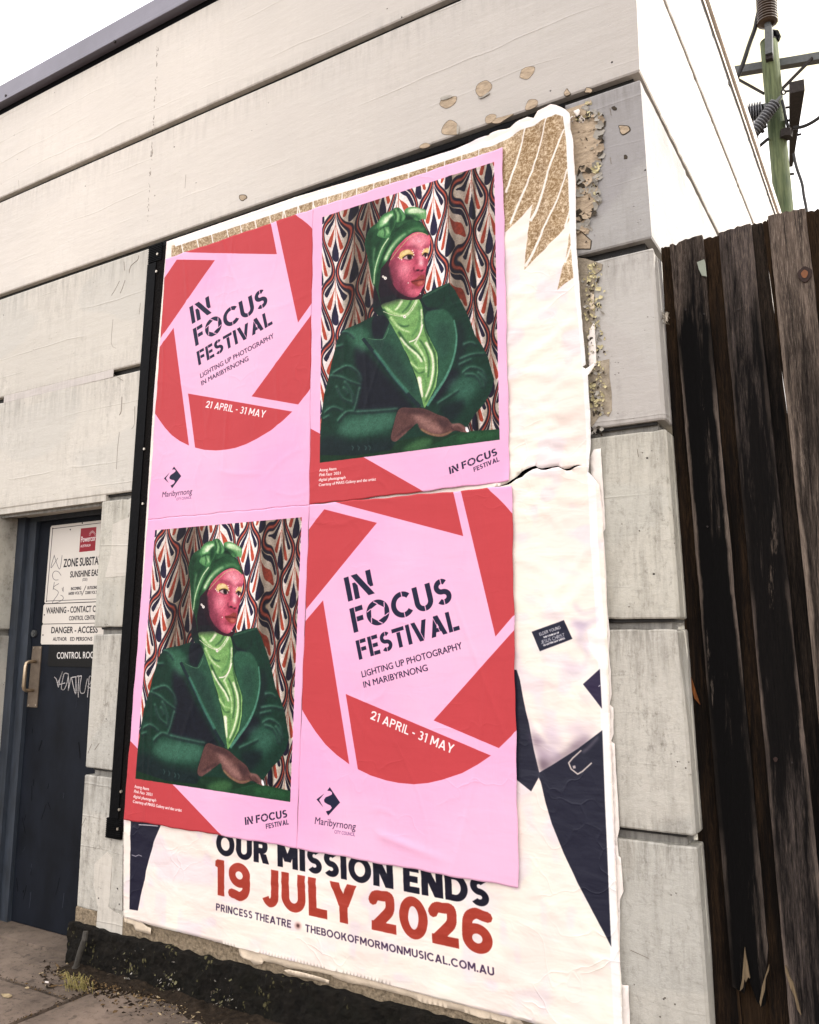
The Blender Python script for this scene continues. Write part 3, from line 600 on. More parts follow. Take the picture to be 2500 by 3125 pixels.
# white border
edge = [(524.5, 750), (954, 609), (1243, 501+22), (1525, 430)]+r5([(260, 540), (560, 410), (830, 275), (970, 330), (1010, 700), (1045, 1500), (1065, 2000)])+[(1756, 850), (1775, 1020), (1788, 1180), (1796, 1400), (1805, 1640), (1824, 1910), (1839, 2229), (1846, 2450), (1862, 2800), (1872, 3000), (1882, 3200)]
c.stroke([(x+8, y-6 if y < 760 and x < 1690 else y) for x, y in edge], 17, (255, 252, 248), 1, 0, 26, sm=False)
# shirt creases, second tie, name badge
for p, w0, al in [([(430, 250), (560, 260), (700, 300), (750, 320)], 20, .35), ([(570, 520), (650, 600), (760, 560)], 30, .5), ([(560, 680), (650, 690), (765, 640)], 50, .5), ([(650, 830), (680, 950), (640, 1050), (560, 1090)], 14, .45), ([(120, 1330), (190, 1480), (300, 1640), (460, 1790)], 22, .6), ([(100, 1060), (330, 1160), (470, 1240)], 20, .3), ([(300, 100), (310, 700), (330, 1300), (345, 1600)], 6, .35), ([(280, 1450), (400, 1700), (460, 1770)], 14, .4), ([(600, 1560), (680, 1620), (640, 1660)], 30, .4)]:
    c.stroke(r4(p), w0*.42, (200, 182, 204), min(.7, al*1.05), 4)
c.fill(r4([(675, 730), (765, 712), (770, 1000), (700, 880)]), (255, 250, 246), .9)
for p, cc_, al, bl in [([(560, 640), (640, 660), (700, 700), (660, 760), (640, 900), (600, 860), (590, 720)], (190, 170, 200), .6, 7), ([(480, 1010), (600, 980), (640, 1040), (540, 1100), (470, 1090)], (220, 200, 214), .6, 8), ([(330, 1480), (420, 1560), (500, 1700), (430, 1720), (340, 1600)], (200, 180, 204), .6, 9),
                       ([(230, 1640), (330, 1700), (420, 1790), (360, 1830), (270, 1780)], (150, 126, 150), .7, 8), ([(500, 1500), (700, 1480), (790, 1540), (640, 1620), (520, 1620)], (228, 208, 214), .7, 9), ([(560, 1640), (640, 1600), (700, 1600), (600, 1700), (520, 1740)], (176, 152, 170), .7, 7), ([(150, 440), (280, 470), (290, 520), (180, 500)], (226, 206, 220), .5, 7), ([(600, 1260), (700, 1240), (760, 1300), (640, 1340)], (230, 212, 222), .6, 9)]:
    c.fill(r4(p), cc_, al, bl)
c.fill(r4([(260, 910), (290, 912), (562, 808), (500, 670), (560, 800)]), (190, 170, 190), .6, 3)
c.fill(r4([(222, 748), (490, 652), (562, 805), (290, 908)]), (32, 34, 54))
for t, p in [(mono('ELDER YOUNG', .17), [(290, 782), (463, 722), (283, 757)]), (bfont('THE CHURCH OF', .02), [(322, 802), (449, 760), (318, 788)]), (mono('JESUS CHRIST', .14), [(303, 850), (497, 786), (296, 822)]), (bfont('OF LATTER-DAY SAINTS', .02), [(323, 868), (498, 807), (319, 854)])]:
    q = r4(p); c.text(t, q[0], q[1], q[2], (245, 240, 240))
c.fill(r4([(645, 1178), (783, 1052), (800, 1380)]), (46, 38, 66)); c.stroke(r4([(772, 1198), (786, 1186)]), 2.2, (240, 235, 240))
c.fill(r4([(60, 1060), (98, 1060), (125, 1140), (160, 1330), (200, 1500), (240, 1720), (285, 1905), (280, 1945), (218, 2060), (113, 1975), (60, 1930)]), (36, 38, 54))
c.fill(r4([(290, 1880), (400, 1800), (500, 1730), (640, 1640), (740, 1590), (640, 1700), (500, 1790), (380, 1860), (300, 1920)]), (90, 70, 90), .8, 7)
c.fill(r4([(200, 1560), (260, 1610), (330, 1650), (260, 1690), (220, 1640)]), (120, 96, 120), .7, 6); c.fill(r4([(270, 1790), (330, 1790), (380, 1850), (300, 1900)]), (110, 90, 106), .8, 5)
c.fill(r4([(285, 1905), (380, 1850), (490, 1780), (600, 1710), (700, 1635), (803, 1557), (825, 2156)])+[(1866, 2888)]+r8([(290, 1570), (200, 1400), (125, 1240), (60, 1080), (25, 960), (0, 850)])+r4([(325, 2040), (280, 1945)]), (36, 38, 54))
c.stroke(r4([(770, 1612), (700, 1690), (640, 1740)]), 7, (112, 104, 116), .8, 2)
c.stroke(r4([(630, 1722), (560, 1785), (526, 1825), (545, 1875), (600, 1918), (640, 1895), (716, 1825)]), 4.2, (214, 200, 192), 1, 0, sm=False); c.stroke(r4([(632, 1728), (562, 1792), (532, 1828)]), 1.6, (120, 104, 110), .9, 0, sm=False); c.stroke(r4([(560, 1862), (582, 1858)]), 9, (190, 176, 176), 1)
rl = Z(0, 1800, .6146)
c.fill(rl([(600, 1090), (650, 1150), (643, 1585), (685, 1592), (705, 1490), (720, 1440), (725, 1395), (765, 1250), (800, 1165), (850, 1090)]), (30, 30, 50))
c.stroke(rl([(690, 1165), (740, 1168), (785, 1172)]), 3, (236, 226, 230), .9); c.stroke(rl([(655, 1315), (675, 1322), (690, 1315), (705, 1322)]), 1.6, (236, 226, 230), .9, sm=False)
c.fill(rl([(770, 1285), (1100, 1350), (1060, 1470), (780, 1440)])[:], (240, 222, 230), .6, 5)
c.text(mono('OUR MISSION ENDS', .25, False, .08), (660, 2606), (1494, 2770), (660, 2535), (20, 20, 38))
c.text(mono('19 JULY 2026', .25, False, .10), (657, 2729), (1506, 2918), (657, 2620), (170, 62, 48))
c.text(mono('PRINCESS THEATRE', .19, False, .13), (659.3, 2777.5), (888, 2831.5), (660, 2755.5), (70, 50, 80))
c.text(mono('THEBOOKOFMORMONMUSICAL.COM.AU', .19, False, .12), (932.5, 2842), (1509, 2977.5), (932, 2819.5), (70, 50, 80))
c.fill([(910+11*math.cos(t), 2824+11*math.sin(t)) for t in np.linspace(0, 6, 10)], (206, 160, 150), .9, 2); c.fill([(910+5*math.cos(t), 2824+6*math.sin(t)) for t in np.linspace(0, 6, 10)], (84, 54, 54), 1, 1)
IMG_C = c.image('theatre_poster_print')

# ---- art D: the door signs ------------------------------------------
YD = 0.176
DX0, DX1, DZ0, DZ1, DP = -4.16, -3.32, 1.20, 2.16, 1000
d = Canvas(int((DX1-DX0)*DP), int((DZ1-DZ0)*DP), lambda p: ((W2(p, YD)[0]-DX0)*DP, (DZ1-W2(p, YD)[1])*DP), (240, 232, 222))
rs = Z(0, 1500, .3246); INK = (30, 26, 32)
d.fill(rs([(380, 1443), (1400, 1443), (1400, 1760), (380, 1760)]), (14, 14, 16))
d.stroke(rs([(1400, 240), (497, 350), (438, 1030), (1400, 990)]), 1.5, INK, 1, 0, sm=False)
d.fill(rs([(762, 348), (908, 332), (895, 555), (745, 570)]), (160, 20, 42))
def TD(g, p, col_=INK, pre=None): q = rs(p); d.text(g, q[0], q[1], q[2], col_, prefix=pre)
TD(bfont('Powercor', .018), [(762, 478), (898, 460), (765, 425)], WHITE); TD(bfont('AUSTRALIA', .005), [(757, 526), (851, 515), (760, 503)], WHITE)
for k in range(9):
    t = R(k*22.5); d.stroke(rs([(870+18*math.cos(t), 410-20*math.sin(t)), (870+33*math.cos(t), 410-44*math.sin(t))]), 1.1, WHITE)
def narrow(t): return mono(t, .15, False, .14)
TD(bfont('ZONE SUBSTATION', .028), [(598, 710), (925, 686), (602, 637)], INK, bfont('ZONE SUBSTA', .028)); TD(bfont('SUNSHINE EAST', .026), [(660, 808), (925, 789), (664, 752)], INK, bfont('SUNSHINE EAS', .026))
TD(bfont('(SSE)'), [(775, 840), (822, 838), (777, 815)]); TD(bfont('INCOMING', .02), [(668, 928), (762, 922), (670, 900)]); TD(bfont('66000 VOLTS', .01), [(645, 972), (770, 965), (646, 945)])
d.stroke(rs([(770, 978), (810, 885)]), 1.6, INK); TD(bfont('OUTGOING', .02), [(820, 920), (915, 914), (822, 892)]); TD(bfont('22000 VOLTS', .01), [(802, 965), (912, 961), (803, 937)], INK, bfont('22000 VOLT', .01))
TD(bfont('WARNING - CONTACT C', .022), [(435, 1148), (899, 1131), (438, 1092)]); TD(bfont('CONTROL CENTRE', .016), [(650, 1212), (888, 1204), (652, 1172)], INK, bfont('CONTROL CENTR', .016))
TD(bfont('DANGER - ACCESS', .022), [(483, 1332), (918, 1327), (487, 1275)]); TD(bfont('AUTHOR', .016), [(498, 1404), (628, 1404), (500, 1370)]); TD(bfont('ED PERSONS', .016), [(660, 1404), (868, 1402), (662, 1370)])
TD(bfont('CONTROL ROOM', .018), [(535, 1572), (845, 1568), (537, 1512)], (245, 240, 235), bfont('CONTROL RO', .018))
for p in [[(512, 597), (480, 718), (545, 625)], [(510, 600), (560, 730), (585, 600)], [(575, 790), (550, 755), (515, 750), (495, 780), (500, 815), (520, 832), (550, 830)], [(512, 852), (500, 925)], [(555, 865), (502, 905), (550, 950), (495, 1040), (520, 1048), (560, 1035), (595, 1010), (590, 985), (570, 975)], [(585, 905), (590, 935)], [(597, 897), (595, 945)]]:
    d.stroke(rs(p), 1.2, (40, 40, 50), .95)
for x, y in [(497, 348), (662, 358), (775, 297), (438, 1032), (418, 1160), (405, 1350), (490, 1502)]:
    d.fill(rs([(x+6*math.cos(t), y+7*math.sin(t)) for t in np.linspace(0, 6, 8)]), (30, 26, 28))
IMG_D = d.image('door_sign_print', .72)

# =====================================================================  materials
def wall_mat(name, rgb, grime=.3, rough_pits=.3, patch=0.12, dark=(104, 96, 84), coat_shade=None):
    m = NT(name); base = lin(rgb)*.80
    big = m.noise(1.1, 5, .6); patchf = m.ramp(m.noise(.9, 2, .4, m.mapping((1, 1, 1.6), (3, 1, 5))), [(.50, 0.0), (.515, 1.0)])
    c = m.mix(m.ramp(big, [(.35, 0.0), (.7, 1.0)]), tuple(base*.93), tuple(base*1.04))
    if coat_shade:                                 # greyer towards the corner: painted-in shade on top courses, second paint on middle ones
        sx = m.n('ShaderNodeSeparateXYZ'); m.l(m.co.outputs['Object'], sx.inputs[0]); mr = m.n('ShaderNodeMapRange'); m.l(m.math('ADD', sx.outputs['X'], m.math('MULTIPLY', m.noise(2.0, 5, .6), 1.1)), mr.inputs[0])
        mr.inputs[1].default_value = coat_shade[0]; mr.inputs[2].default_value = coat_shade[1]; c = m.mix(mr.outputs[0], c, tuple(lin(coat_shade[2])*.80))
    pm = m.math('MULTIPLY', patchf, patch); c = m.mix(pm, c, tuple(base*np.array([.80, .84, .88])))
    streak = m.noise(7, 7, .72, m.mapping((3.5, 1, .55))); sm = m.ramp(streak, [(.47, 0.0), (.64, 1.0)])
    blot = m.noise(14, 8, .75); bm_ = m.ramp(m.noise(38, 8, .8, m.mapping((1, 1, .7))), [(.52, 0.0), (.62, 1.0)])
    low = m.noise(2.2, 4, .6); gm = m.math('MULTIPLY', m.math('MULTIPLY', m.ramp(low, [(.40, 0.0), (.66, 1.0)]), m.mix(.5, sm, bm_)), grime)
    c = m.mix(gm, c, tuple(lin(dark)*.7))
    sp = m.n('ShaderNodeTexVoronoi'); sp.inputs['Scale'].default_value = 15; m.l(m.co.outputs['Object'], sp.inputs['Vector'])
    pit = m.ramp(sp.outputs['Distance'], [(.035, 1.0), (.075, 0.0)]); pm2 = m.math('MULTIPLY', pit, m.ramp(m.noise(5, 2), [(.55, 0.0), (.6, 1.0)]))
    c = m.mix(pm2, c, tuple(lin((50, 46, 42))))
    sz = m.n('ShaderNodeSeparateXYZ'); m.l(m.co.outputs['Object'], sz.inputs[0])       # grime washed down from the joints
    jf = m.math('FRACT', m.math('DIVIDE', m.math('SUBTRACT', sz.outputs['Z'], .841-.648*3), .6478)); jm = m.ramp(jf, [(.70, 0.0), (.955, 1.0)]); jb = m.ramp(jf, [(.03, 1.0), (.13, 0.0)])
    jn = m.ramp(m.noise(5, 8, .75, m.mapping((6, 1, .7), (1, 4, 2))), [(.44, 0.0), (.66, 1.0)]); c = m.mix(m.math('MULTIPLY', m.math('MULTIPLY', m.math('MAXIMUM', jm, jb), jn), min(.75, .18+grime*.45)), c, tuple(lin(dark)*.6))
    v2 = m.n('ShaderNodeTexVoronoi'); v2.inputs['Scale'].default_value = 46; m.l(m.co.outputs['Object'], v2.inputs['Vector']); p3 = m.math('MULTIPLY', m.ramp(v2.outputs['Distance'], [(.08, 1.0), (.15, 0.0)]), m.ramp(m.noise(7, 3, .6), [(.56, 0.0), (.62, min(1, grime))]))
    c = m.mix(p3, c, tuple(lin((92, 84, 74)))); pm2 = m.math('MAXIMUM', pm2, p3)
    # board marks: faint ridges every tenth of a metre, broken up by noise
    sep = m.n('ShaderNodeSeparateXYZ'); m.l(m.co.outputs['Object'], sep.inputs[0])
    wob = m.math('MULTIPLY', m.noise(.7, 3, .6, m.mapping((1, 1, 5))), .16); zz = m.math('ADD', sep.outputs['Z'], wob)
    pp = m.math('PINGPONG', m.math('MULTIPLY', zz, 7.0), .5); ridge = m.ramp(pp, [(0.0, 1.0), (.022, .25), (.05, 0.0)])
    rmask = m.ramp(m.noise(1.7, 3, .6, m.mapping((.6, 1, 6), (9, 2, 1))), [(.50, 0.0), (.62, 1.0)]); rr = m.math('MULTIPLY', ridge, rmask)
    c = m.mix(m.math('MULTIPLY', rr, .10), c, tuple(base*.6))
    nb = m.bump(rr, .5, .004); nb = m.bump(m.noise(3.5, 6, .6, m.mapping((1, 1, 4))), .35, .012, nb)
    nb = m.bump(blot, .25+rough_pits*.5, .006, nb); nb = m.bump(m.noise(150, 3, .6), .25, .0012, nb); nb = m.bump(m.math('MULTIPLY', pm2, -1.0), .8, .006, nb)
    return m.done(c, .62, nb, .35)
M_UP = wall_mat('cream_grey_paint', (230, 221, 210), .14, .14, .10, coat_shade=(-2.6, -.5, (196, 189, 182)))
M_UP2 = wall_mat('cream_grey_paint_second', (214, 205, 198), .14, .15, .2)
M_MID = wall_mat('blue_grey_paint', (216, 209, 197), .45, .35, .3, coat_shade=(-2.2, -1.7, (160, 156, 155)))
M_MID2 = wall_mat('blue_grey_paint_lower', (218, 211, 199), .5, .5, .3, coat_shade=(-2.2, -1.7, (190, 184, 178)))
M_LOW = wall_mat('weathered_grey_paint', (204, 199, 186), .95, 1.4, .3)
M_LOW2 = wall_mat('stained_grey_paint', (203, 198, 187), 1.15, 1.7, .35)
M_GRV = wall_mat('groove_concrete', (150, 146, 138), .9, .8, .1, (40, 38, 34)); M_GRVD = wall_mat('black_shaded_groove', (44, 42, 40), .9, .8, .1, (16, 16, 16))  # the black one has the shade of the joints put into its colour
def simple(name, rgb, rough=.6, var=.25, sc=12, bump=.3, spec=.4, metal=0, stretch=(1, 1, 1), k=.85, det=6, bd=.004):
    m = NT(name); b0 = lin(rgb)*k; f = m.noise(sc, det, .65, m.mapping(stretch))
    c = m.mix(m.ramp(f, [(.3, 0.0), (.7, 1.0)]), tuple(b0*(1-var)), tuple(b0*(1+var)))
    return m.done(c, rough, m.bump(f, bump, bd), spec, metal)
M_BLACK = simple('black_plastic', (7, 7, 9), .6, .5, 40, .5, .06)
M_GLUE = simple('old_glue_and_grit', (18, 15, 14), .9, .95, 90, 1.0, .1, bd=.008)
M_FLASH = simple('grey_metal_flashing', (122, 118, 130), .45, .14, 3, .1, .5); M_FLASHW = simple('cream_metal_flashing', (226, 214, 204), .5, .06, 3, .1, .4)
M_SCREW = simple('zinc_screw', (190, 180, 165), .35, .2, 60, .2, .5, .7)
M_BROWN = simple('bare_brown_render', (186, 166, 142), .85, .28, 25, 1.0, .2, bd=.006, stretch=(1, 1, 2.5))
M_BROWND = simple('bare_buff_render', (158, 146, 128), .9, .4, 22, 1.2, .2, bd=.008)
M_FLAKE = simple('yellowed_paint_flake', (206, 194, 150), .7, .35, 30, .6, .3)
M_FLAKEG = simple('grey_paint_flake', (168, 162, 152), .7, .3, 30, .6, .3)
M_SCALE = simple('dull_green_paint_scale', (106, 102, 74), .8, .4, 30, .6, .2)
M_CRACK = simple('grey_paint_crack', (128, 118, 108), .9, .3, 60, .4, .2)
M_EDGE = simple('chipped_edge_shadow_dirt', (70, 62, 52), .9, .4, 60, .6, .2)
M_AGG = simple('exposed_aggregate', (150, 134, 112), .95, .55, 60, 1.5, .15, bd=.01)
M_STEELB = simple('blue_grey_door_frame', (46, 53, 63), .6, .45, 6, .3, .5, stretch=(6, 6, 1))
M_DOOR = simple('dark_blue_door_paint', (20, 24, 32), .6, .4, 4, .3, .12, stretch=(2, 2, 1))
M_PLATE = simple('tarnished_brass_plate', (126, 112, 98), .4, .2, 30, .2, .5, .6)
M_BRASS = simple('worn_pull_handle', (196, 176, 150), .3, .15, 30, .1, .5, .85)
M_MARK = simple('pale_marker_paint', (214, 208, 206), .6, .1, 60, .1)
M_GALV = simple('galvanised_steel', (84, 86, 86), .5, .2, 20, .3, .5, .4)
M_RUST = simple('dark_rusty_steel', (46, 40, 38), .75, .4, 20, .5, .3, .2)
M_INSG = simple('grey_porcelain', (98, 98, 102), .35, .12, 10, .1, .6)
M_INSB = simple('brown_porcelain', (70, 52, 38), .3, .3, 10, .1, .6)
M_CABLE = simple('black_cable', (30, 28, 28), .6, .2, 30, .1)
M_PAPER = simple('bare_torn_paper', (250, 240, 232), .7, .06, 14, .8, .3, k=.82, bd=.004)
M_PAPERD = simple('weathered_paper', (232, 214, 190), .85, .16, 20, 1.0, .2, k=.8)
def img_mat(name, im, rough=.5, amp=.35, spec=.12, lay=(6, 6, 1.2), fadek=.0, crk=3.2, crs=.24):
    m = NT(name); t = m.n('ShaderNodeTexImage'); t.image = im; t.interpolation = 'Cubic'; t.extension = 'EXTEND'; m.l(m.co.outputs['UV'], t.inputs['Vector'])
    n1_ = m.noise(1.6, 4, .5, m.mapping(lay), .6); n2_ = m.noise(2.2, 3, .5, m.mapping((2, 2, 7)), .4); n3 = m.noise(60, 2, .5)
    fade = m.ramp(m.noise(2.6, 6, .65), [(.3, .955), (.7, 1.03)]); c = m.mix(1.0, t.outputs['Color'], fade, 'MULTIPLY')
    if fadek: c = m.mix(m.math('MULTIPLY', m.ramp(t.outputs['Color'], [(.36, 0.0), (.46, 1.0)]), m.math('MULTIPLY', m.ramp(m.noise(1.0, 4, .55, m.mapping((1, 1, 1.3), (4, 0, 2))), [(.36, 0.0), (.60, 1.0)]), fadek)), c, (.80, .60, .69))
    vc = m.n('ShaderNodeTexVoronoi', feature='DISTANCE_TO_EDGE'); vc.inputs['Scale'].default_value = crk; wrp = m.n('ShaderNodeVectorMath', operation='ADD'); sc_ = m.n('ShaderNodeVectorMath', operation='SCALE')
    nzc = m.n('ShaderNodeTexNoise'); nzc.inputs['Scale'].default_value = 5; m.l(m.co.outputs['Object'], nzc.inputs['Vector']); m.l(nzc.outputs['Color'], sc_.inputs[0]); sc_.inputs['Scale'].default_value = .5
    m.l(m.mapping((1, 1, 1.7), (0, 0, 0), (0, R(20), 0)), wrp.inputs[0]); m.l(sc_.outputs[0], wrp.inputs[1]); m.l(wrp.outputs[0], vc.inputs['Vector'])
    cr_ = m.math('MULTIPLY', m.ramp(vc.outputs['Distance'], [(0, 1.0), (.035, .3), (.10, 0.0)]), m.ramp(m.noise(1.9, 3, .6, m.mapping((1, 1, 1), (7, 0, 3))), [(.50, 0.0), (.64, 1.0)]))
    nb0 = m.bump(cr_, crs, .0045); nb = m.bump(n1_, amp, .010, nb0); nb = m.bump(n2_, amp*.8, .006, nb); nb = m.bump(n3, .12, .001, nb)
    return m.done(c, rough, nb, spec)
M_A = img_mat('title_sheet_paper', IMG_A, .55, .38, fadek=.32); M_B = img_mat('portrait_sheet_paper', IMG_B, .55, .38, fadek=.3)
M_C = img_mat('theatre_sheet_paper', IMG_C, .42, .9, .2, (2.2, 2.2, 3.4), crk=4.2, crs=.42); M_D = img_mat('enamel_sign_face', IMG_D, .35, .03, crs=.0)

# =====================================================================  ground
def ground_mat(name, rgb, stain=.5):
    m = NT(name); b0 = lin(rgb)*.9; f = m.noise(3, 8, .7); g = m.noise(22, 8, .75); s = m.noise(1.2, 4, .6)
    c = m.mix(m.ramp(f, [(.35, 0.0), (.65, 1.0)]), tuple(b0*.50), tuple(b0*1.22)); c = m.mix(m.math('MULTIPLY', m.ramp(g, [(.52, 0.0), (.62, 1.0)]), stain), c, tuple(b0*.28))
    c = m.mix(m.math('MULTIPLY', m.ramp(s, [(.5, 0.0), (.6, 1.0)]), .35), c, tuple(b0*1.5))
    return m.done(c, .85, m.bump(m.noise(160, 3, .7), .6, .002, m.bump(g, .6, .008)), .25)
M_FOOT = ground_mat('worn_concrete_footpath', (118, 104, 92), .8); M_EARTH = ground_mat('bare_earth', (104, 92, 76)); M_ASPH = ground_mat('asphalt', (66, 64, 62)); M_KERB = ground_mat('kerb_concrete', (150, 144, 134))
g_ = MB().add([(-300, -300, -.06), (300, -300, -.06), (300, 300, -.06), (-300, 300, -.06)], [(0, 1, 2, 3)]).build('ground', M_EARTH); tag(g_, kind='structure')
r_ = MB().add([(-80, -11.5, -.14+.084), (80, -11.5, -.056), (80, -4.3, -.056), (-80, -4.3, -.056)], [(0, 1, 2, 3)]).build('road', M_ASPH); tag(r_, kind='structure')
fp_ = empty('footpath', (0, -2, 0)); tag(fp_, kind='structure')
k = MB(); [k.box(x, x+2.95, -4.3, -4.16, -.12, .012) for x in np.arange(-24, 24, 3.0)]; k.build('kerb', M_KERB, fp_)
def slab(x0, x1, y0, y1, nm='slab'):
    nx = max(2, int((x1-x0)/.09)); ny = max(2, int((y1-y0)/.09)); V = []; Fc = []
    for j in range(ny+1):
        for i in range(nx+1):
            x = x0+(x1-x0)*i/nx; y = y0+(y1-y0)*j/ny; e = (i in (0, nx)) or (j in (0, ny))
            jit = .006*mnoise.noise(Vector((x*14, y*14, 3))) if e else 0
            V.append((x+(jit if i in (0, nx) else 0), y+(jit if j in (0, ny) else 0), .004*mnoise.noise(Vector((x*2.2, y*2.2, 1)))-(.005 if e else 0)))
    for j in range(ny):
        for i in range(nx): a_ = j*(nx+1)+i; Fc.append((a_, a_+1, a_+nx+2, a_+nx+1))
    ring = [i for i in range(nx+1)]+[j*(nx+1)+nx for j in range(1, ny+1)]+[ny*(nx+1)+i for i in range(nx-1, -1, -1)]+[j*(nx+1) for j in range(ny-1, 0, -1)]
    n0 = len(V); V += [(V[i][0], V[i][1], -.055) for i in ring]
    for q in range(len(ring)): Fc.append((ring[q], ring[(q+1) % len(ring)], n0+(q+1) % len(ring), n0+q))
    mesh(nm, V, Fc, M_FOOT, fp_)
g2 = .009
for x0, x1 in ((-9, -7.2), (-7.2, -5.15), (-5.15, -3.11)):
    slab(x0+g2, x1-g2, -.285+g2, .022); slab(x0+g2, x1-g2, -1.75+g2, -.285-g2); slab(x0+g2, x1-g2, -4.15, -1.75-g2)
for x0, x1 in ((-3.10, -1.55), (-1.55, 0), (0, 1.5), (1.5, 3.2)):
    slab(x0+g2, x1-g2, -1.75+g2, .02); slab(x0+g2, x1-g2, -4.15, -1.75-g2)

# =====================================================================  the substation building
YLEN = 8.6
BLD = empty('substation_building', (-4.5, 0, 0))
tag(BLD, 'pale grey painted concrete substation building with grooved courses and a dark blue door', 'building')
def lean(z): return (3.44-min(z, 3.44))*.0245
def shift(x, z): return x+lean(z)*min(1, max(0, (x+1.25)/.4))
XC = -.703
def course(name, path, z0, z1, mat, chip=.006, inset=.036, ar=.006, seed=0, closed_bottom=False):
    pts = []                                          # stations with mitre normals
    n = len(path)
    def nrm(a_, b_): d_ = np.array(b_)-np.array(a_); d_ = d_/np.hypot(*d_); return np.array([d_[1], -d_[0]])
    for i in range(n):
        if i == 0: m_ = nrm(path[0], path[1])
        elif i == n-1: m_ = nrm(path[-2], path[-1])
        else:
            a_, b_ = nrm(path[i-1], path[i]), nrm(path[i], path[i+1]); m_ = (a_+b_)/(1+a_@b_)
        pts.append((np.array(path[i], float), m_))
        if i < n-1:
            L_ = np.hypot(*(np.array(path[i+1])-np.array(path[i]))); st = .035 if path[i][0] > -4.6 and path[i][1] < .8 else .5
            kk = int(L_/st)
            for q in range(1, kk): t = q/kk; pts.append((np.array(path[i])*(1-t)+np.array(path[i+1])*t, nrm(path[i], path[i+1])))
    prof = [(inset, z0), (ar*.6, z0), (0, z0+ar), (0, (z0+z1)/2), (0, z1-ar), (ar*.6, z1), (inset, z1)]
    V, Fc = [], []
    for p_, m_ in pts:
        for j, (ins, z) in enumerate(prof):
            jj = 0; dz = 0
            if j in (1, 2, 4, 5):
                nv = mnoise.noise(Vector((p_[0]*9+seed, p_[1]*9, z*5))); nw = mnoise.noise(Vector((p_[0]*38+seed, p_[1]*38, z*7)))
                jj = max(0, nw-.25)*chip*2.2+.0012*nv; dz = (.0016*nv+max(0, nw-.3)*chip*1.3)*(1 if j < 3 else -1)
            q = p_-m_*(ins+jj); V.append((shift(q[0], z), q[1], z+dz))
    m = len(prof)
    for i in range(len(pts)-1):
        for j in range(m-1): a_ = i*m+j; Fc.append((a_, a_+1, a_+m+1, a_+m))
        if closed_bottom: Fc.append((i*m, i*m+m-1, (i+1)*m+m-1, (i+1)*m))
    return mesh(name, V, Fc, mat, BLD)
XJL, XJR = -4.33, -3.452
front = [(-9, 0), (XC, 0), (XC, YLEN)]
frontc = [(-9, 0), (XC-.012, 0), (XC, .012), (XC, YLEN)]
GRV = [4.080, 3.446, 2.804, 2.156, 1.500, .841]; hg = .017
Z_TOP = 4.672
course('concrete_course', front, GRV[0]+hg, Z_TOP, M_UP, .004, seed=1)
course('concrete_course', front, GRV[1]+hg, GRV[0]-hg, M_UP, .004, seed=2)
course('concrete_course', front, GRV[2]+hg, GRV[1]-hg, M_MID, .006, seed=3)
course('concrete_course', frontc, GRV[3]+hg, GRV[2]-hg, M_MID2, .007, seed=4)
for zi, (za, zb, mt) in enumerate(((GRV[4], GRV[3], M_LOW), (GRV[5], GRV[4], M_LOW2), (.235-hg, GRV[5], M_LOW2))):
    course('concrete_course', [(XJR, .2), (XJR-.001*zi, 0), (XC-.009, 0), (XC, .009), (XC, YLEN)], za+hg, zb-hg, mt, .013, seed=5+zi, ar=.005)
    course('concrete_course', [(-9, 0), (XJL, 0), (XJL, .2)], max(0, za+hg) if zi < 2 else .0, zb-hg, mt, .008, seed=9+zi)
course('exposed_aggregate_band', [(-3.46, 0), (XC, 0), (XC, .3)], .10, .235, M_AGG, .012, seed=14)
for g in GRV:
    fr = [(-9, .030), (XC-.032, .030), (XC-.032, YLEN)] if g > 2.0 else [(XJR+.03, .2), (XJR+.03, .030), (XC-.032, .030), (XC-.032, YLEN)]
    if g < 2.2 and g > 2.0: fr = [(XJR-.9, .030), (XC-.032, .030), (XC-.032, YLEN)]
    course('groove_back', fr, g-.03, g+.03, M_GRVD if g > 2.5 else M_GRV, 0, .004, .0, seed=20)
    if g < 2.5: course('groove_shade_line', [(a_-(.0 if i_ else 0), b_-.012) if b_ < .1 else (a_+.012, b_) for i_, (a_, b_) in enumerate(fr)], g+hg-.011, g+hg+.01, M_GRVD, .006, .004, .001, seed=22)  # dark strip painting the shade under the course above
    if g < 2.2: course('groove_back', [(-9, .03), (XJL-.03, .03), (XJL-.03, .2)], g-.03, g+.03, M_GRV, 0, .004, 0)
# the third groove is rendered over on the left
xa, xb = W(12, 1218)[0], W(347, 1131)[0]
course('groove_render_fill', [(xa, .0), (xb, .0)], GRV[2]-hg-.004, GRV[2]+hg+.004, M_UP2, .0, .03, .001, seed=31)
# core, soffit, roof, back: hidden masses that close the shell
cb = MB(); cb.box(XJL-.02, XJR+.02, .004, .36, 2.142, 2.30).box(-9, XC-.06, .06, YLEN-.05, 4.55, 4.66).box(-9, XC-.05, YLEN-.2, YLEN-.05, 0, 4.6).box(-9, -8.9, .06, YLEN-.2, 0, 4.6)
cb.build('inner_mass', M_MID, BLD)
